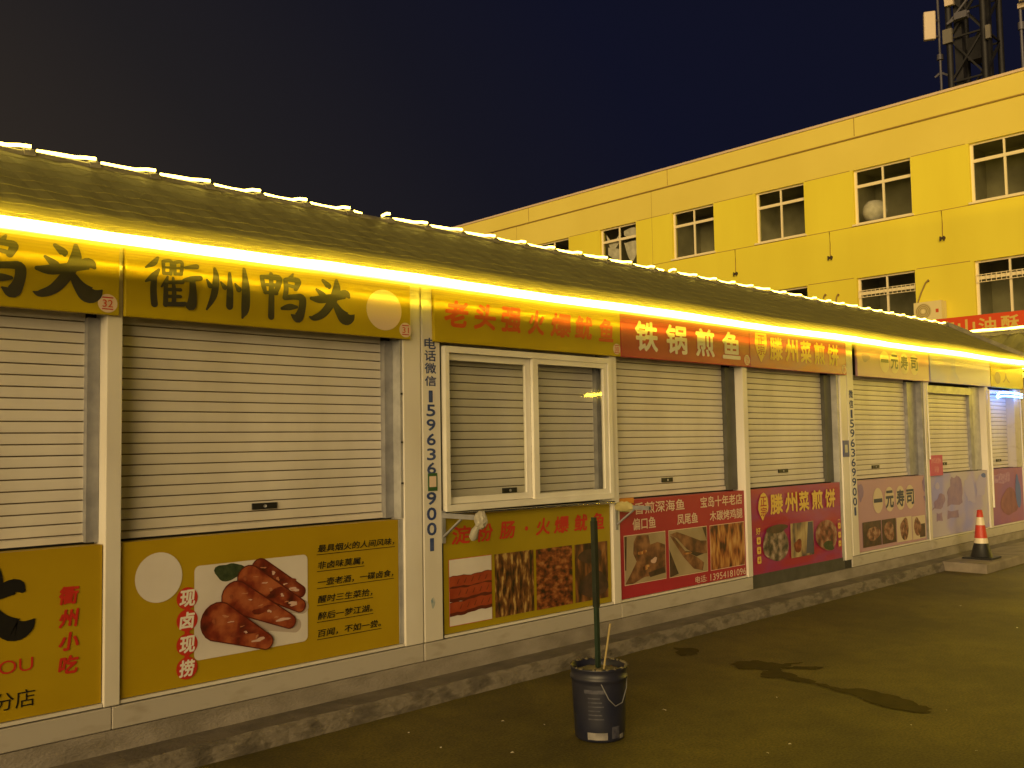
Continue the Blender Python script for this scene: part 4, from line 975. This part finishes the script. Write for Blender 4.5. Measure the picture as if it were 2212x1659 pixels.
m = MB(); m.bar((29.72, 6.46, 14.42), (30, 6.37, 14.42), .05, .06, towerl); m.bar((29.75, 6.46, 13.92), (30, 6.37, 13.92), .05, .06, towerl); m.build('antenna_bracket', tw)
mb = tilt_box(Vector((29.45, 5.84, 15.05)), .16, .24, .95, R(-6), R(5), antm); o = mb.build('panel_antenna', tw)
mb = tilt_box(Vector((29.45, 4.87, 14.98)), .16, .40, .95, R(-4), R(-15), antm); o = mb.build('panel_antenna', tw)
m = MB(); m.box((29.42, 5.79, 13.43), (29.52, 6.06, 13.86), mat('unit_grey', (.16, .145, .13), .6)); m.build('radio_unit', tw)
m = MB(); m.box((29.42, 4.71, 13.22), (29.52, 4.84, 13.62), mat('unit_grey', (.16, .145, .13))); m.build('radio_unit', tw)
mm = thing('antenna_mast', 'thin grey antenna mast standing alone beside the lattice tower on the building roof', 'antenna mast', (30, 4.045, 10.62))
m = MB(); m.tube([(30, 4.045, 10.62), (30, 4.045, 17)], .045, towerl, 8); m.build('pole', mm)
m = MB(); m.tube([(30, 4.045, 13.40), (30, 4.045, 13.62)], .09, towerl, 10); m.box((29.9, 3.86, 14.02), (30.1, 4.09, 14.16), antm); m.build('clamp', mm)
mb = tilt_box(Vector((29.7, 3.86, 14.6)), .15, .22, .9, R(-6), R(-10), antm); mb.build('panel_antenna', mm)

# ------------------------------------------------------------------ bucket with the green pole
bc = (4.115, -1.385, 0.)
bk = thing('paint_bucket', 'dark blue paint bucket filled with cement holding a green pole', 'bucket', bc)
m = MB(); m.lathe([(0, .004), (.131, .004), (.136, .012), (.140, .10), (.149, .30), (.151, .318), (.157, .322), (.157, .338), (.152, .342), (.154, .375), (.158, .380), (.158, .390), (.150, .388), (.148, .345), (.146, .33)], bc, bucketm, 40)
m.build('body', bk)
rr = random.Random(2); n_ = 36; vs = [(bc[0], bc[1], .372)]
for rad, zc in ((.05, .368), (.10, .360), (.140, .350)):
    for k in range(n_): a = 2*math.pi*k/n_; vs.append((bc[0]+rad*math.cos(a), bc[1]+rad*math.sin(a), zc+.010*(rr.random()-.5)))
m = MB(); m.add(vs, [(0, 1+k, 1+(k+1) % n_) for k in range(n_)] + [(1+j*n_+k, 1+(j+1)*n_+k, 1+(j+1)*n_+(k+1) % n_, 1+j*n_+(k+1) % n_) for j in range(2) for k in range(n_)], cementm, True)
for k in range(30):                                                         # spilled cement lumps on the rim
    a = rr.uniform(0, 6.28); m.lathe([(0, -.006), (.008+.010*rr.random(), 0), (0, .008)], (bc[0]+.152*math.cos(a), bc[1]+.152*math.sin(a), .388), cementm, 6)
m.build('cement_fill', bk)
def wrap(a0, a1, z0, z1, mt, mb, dr=.0015):
    nn = 10; vs = []
    for k in range(nn+1):
        a = R(a0+(a1-a0)*k/nn)
        for z in (z0, z1):
            r_ = .1355+(z-.012)/.288*.0135+dr; vs.append((bc[0]+r_*math.cos(a), bc[1]+r_*math.sin(a), z))
    mb.add(vs, [(2*k, 2*k+2, 2*k+3, 2*k+1) for k in range(nn)], mt, True)
m = MB(); wrap(192, 238, .018, .056, bucketl, m); m.build('paper_label', bk); m = MB(); wrap(248, 268, .022, .085, bucketp, m); wrap(270, 284, .016, .040, bucketl, m); m.build('paper_label', bk); m = MB(); wrap(188, 232, .262, .282, bucketp, m)
for k in range(6): wrap(196, 222+(k % 3)*4, .235-.022*k, .241-.022*k, bucketp, m)
m.build('printed_text', bk)
m = MB(); m.tube([(bc[0]+.151*math.cos(R(a)), bc[1]+.151*math.sin(R(a)), z) for a, z in ((225, .315), (240, .235), (255, .195), (275, .205), (300, .27), (312, .315))], .003, galv, 6); m.build('handle', bk)
m = MB(); m.box((bc[0]-.011, bc[1]-.011, .34), (bc[0]+.011, bc[1]+.011, 1.19), iron); m.box((bc[0]-.014, bc[1]-.014, .70), (bc[0]+.014, bc[1]+.014, 1.17), ironk)
o = m.build('pole', bk); o.rotation_euler = (0, R(-.6), 0)
m = MB(); m.tube([(bc[0]-.012, bc[1]-.045, .36), (bc[0]+.012, bc[1]-.080, .615)], .006, bamboo, 6); m.build('bamboo_stick', bk)

# ------------------------------------------------------------------ traffic cone
cc = (12.46, -.44, .112)
cn = thing('traffic_cone', 'red and white banded traffic cone with black base on the raised kerb', 'traffic cone', cc)
m = MB(); m.box((cc[0]-.17, cc[1]-.17, cc[2]), (cc[0]+.17, cc[1]+.17, cc[2]+.022), dark)
m.lathe([(.132, .022), (.125, .03), (.082, .185)], cc, dark, 28); m.build('base', cn)
def cr_(z): return .082-(z-.185)*(.082-.030)/(.585-.185)
for z0, z1, mt, nm in ((.186, .248, conewhite, 'white_band'), (.249, .405, conered, 'red_band'), (.406, .500, conewhite, 'white_band'), (.501, .586, conered, 'red_band')):
    m = MB(); m.lathe([(cr_(z0), z0), (cr_(z1), z1)] + ([(cr_(z1)-.012, z1+.004), (cr_(z1)-.014, z1-.03)] if z1 > .58 else []), cc, mt, 28); m.build(nm, cn)

# ------------------------------------------------------------------ scraps on the ground
lit = [(4.755,-1.362),(5.447,-1.697),(5.849,-2.573),(9.502,-1.29),(4.653,-2.218),(4.461,-2.219),(5.202,-2.972),(5.418,-2.547),(8.693,-2.044),(3.939,-.789),(4.063,-1.022),(3.389,-.888),(3.572,-1.24),(3.439,-.57)]
first = None; rr = random.Random(4)
for i, (x, y) in enumerate(lit):
    if first is None:
        m = MB(); m.add([(0,0,.006),(.022,.004,.009),(.026,.016,.005),(.010,.020,.012),(-.004,.012,.006)], [(0,1,2,3,4)], whitep)
        first = o = m.build('litter_scrap', loc=(0, 0, 0))
    else:
        o = first.copy(); COL.objects.link(o)
    o.location = (x, y, .002); o.rotation_euler = (0, 0, rr.random()*6.28); s = rr.uniform(.3, .75) if i else 1.0; o.scale = (s, s, s)
    tag(o, 'tiny white litter scrap lying on the dark asphalt', 'litter', 'tiny white litter scraps on the asphalt')
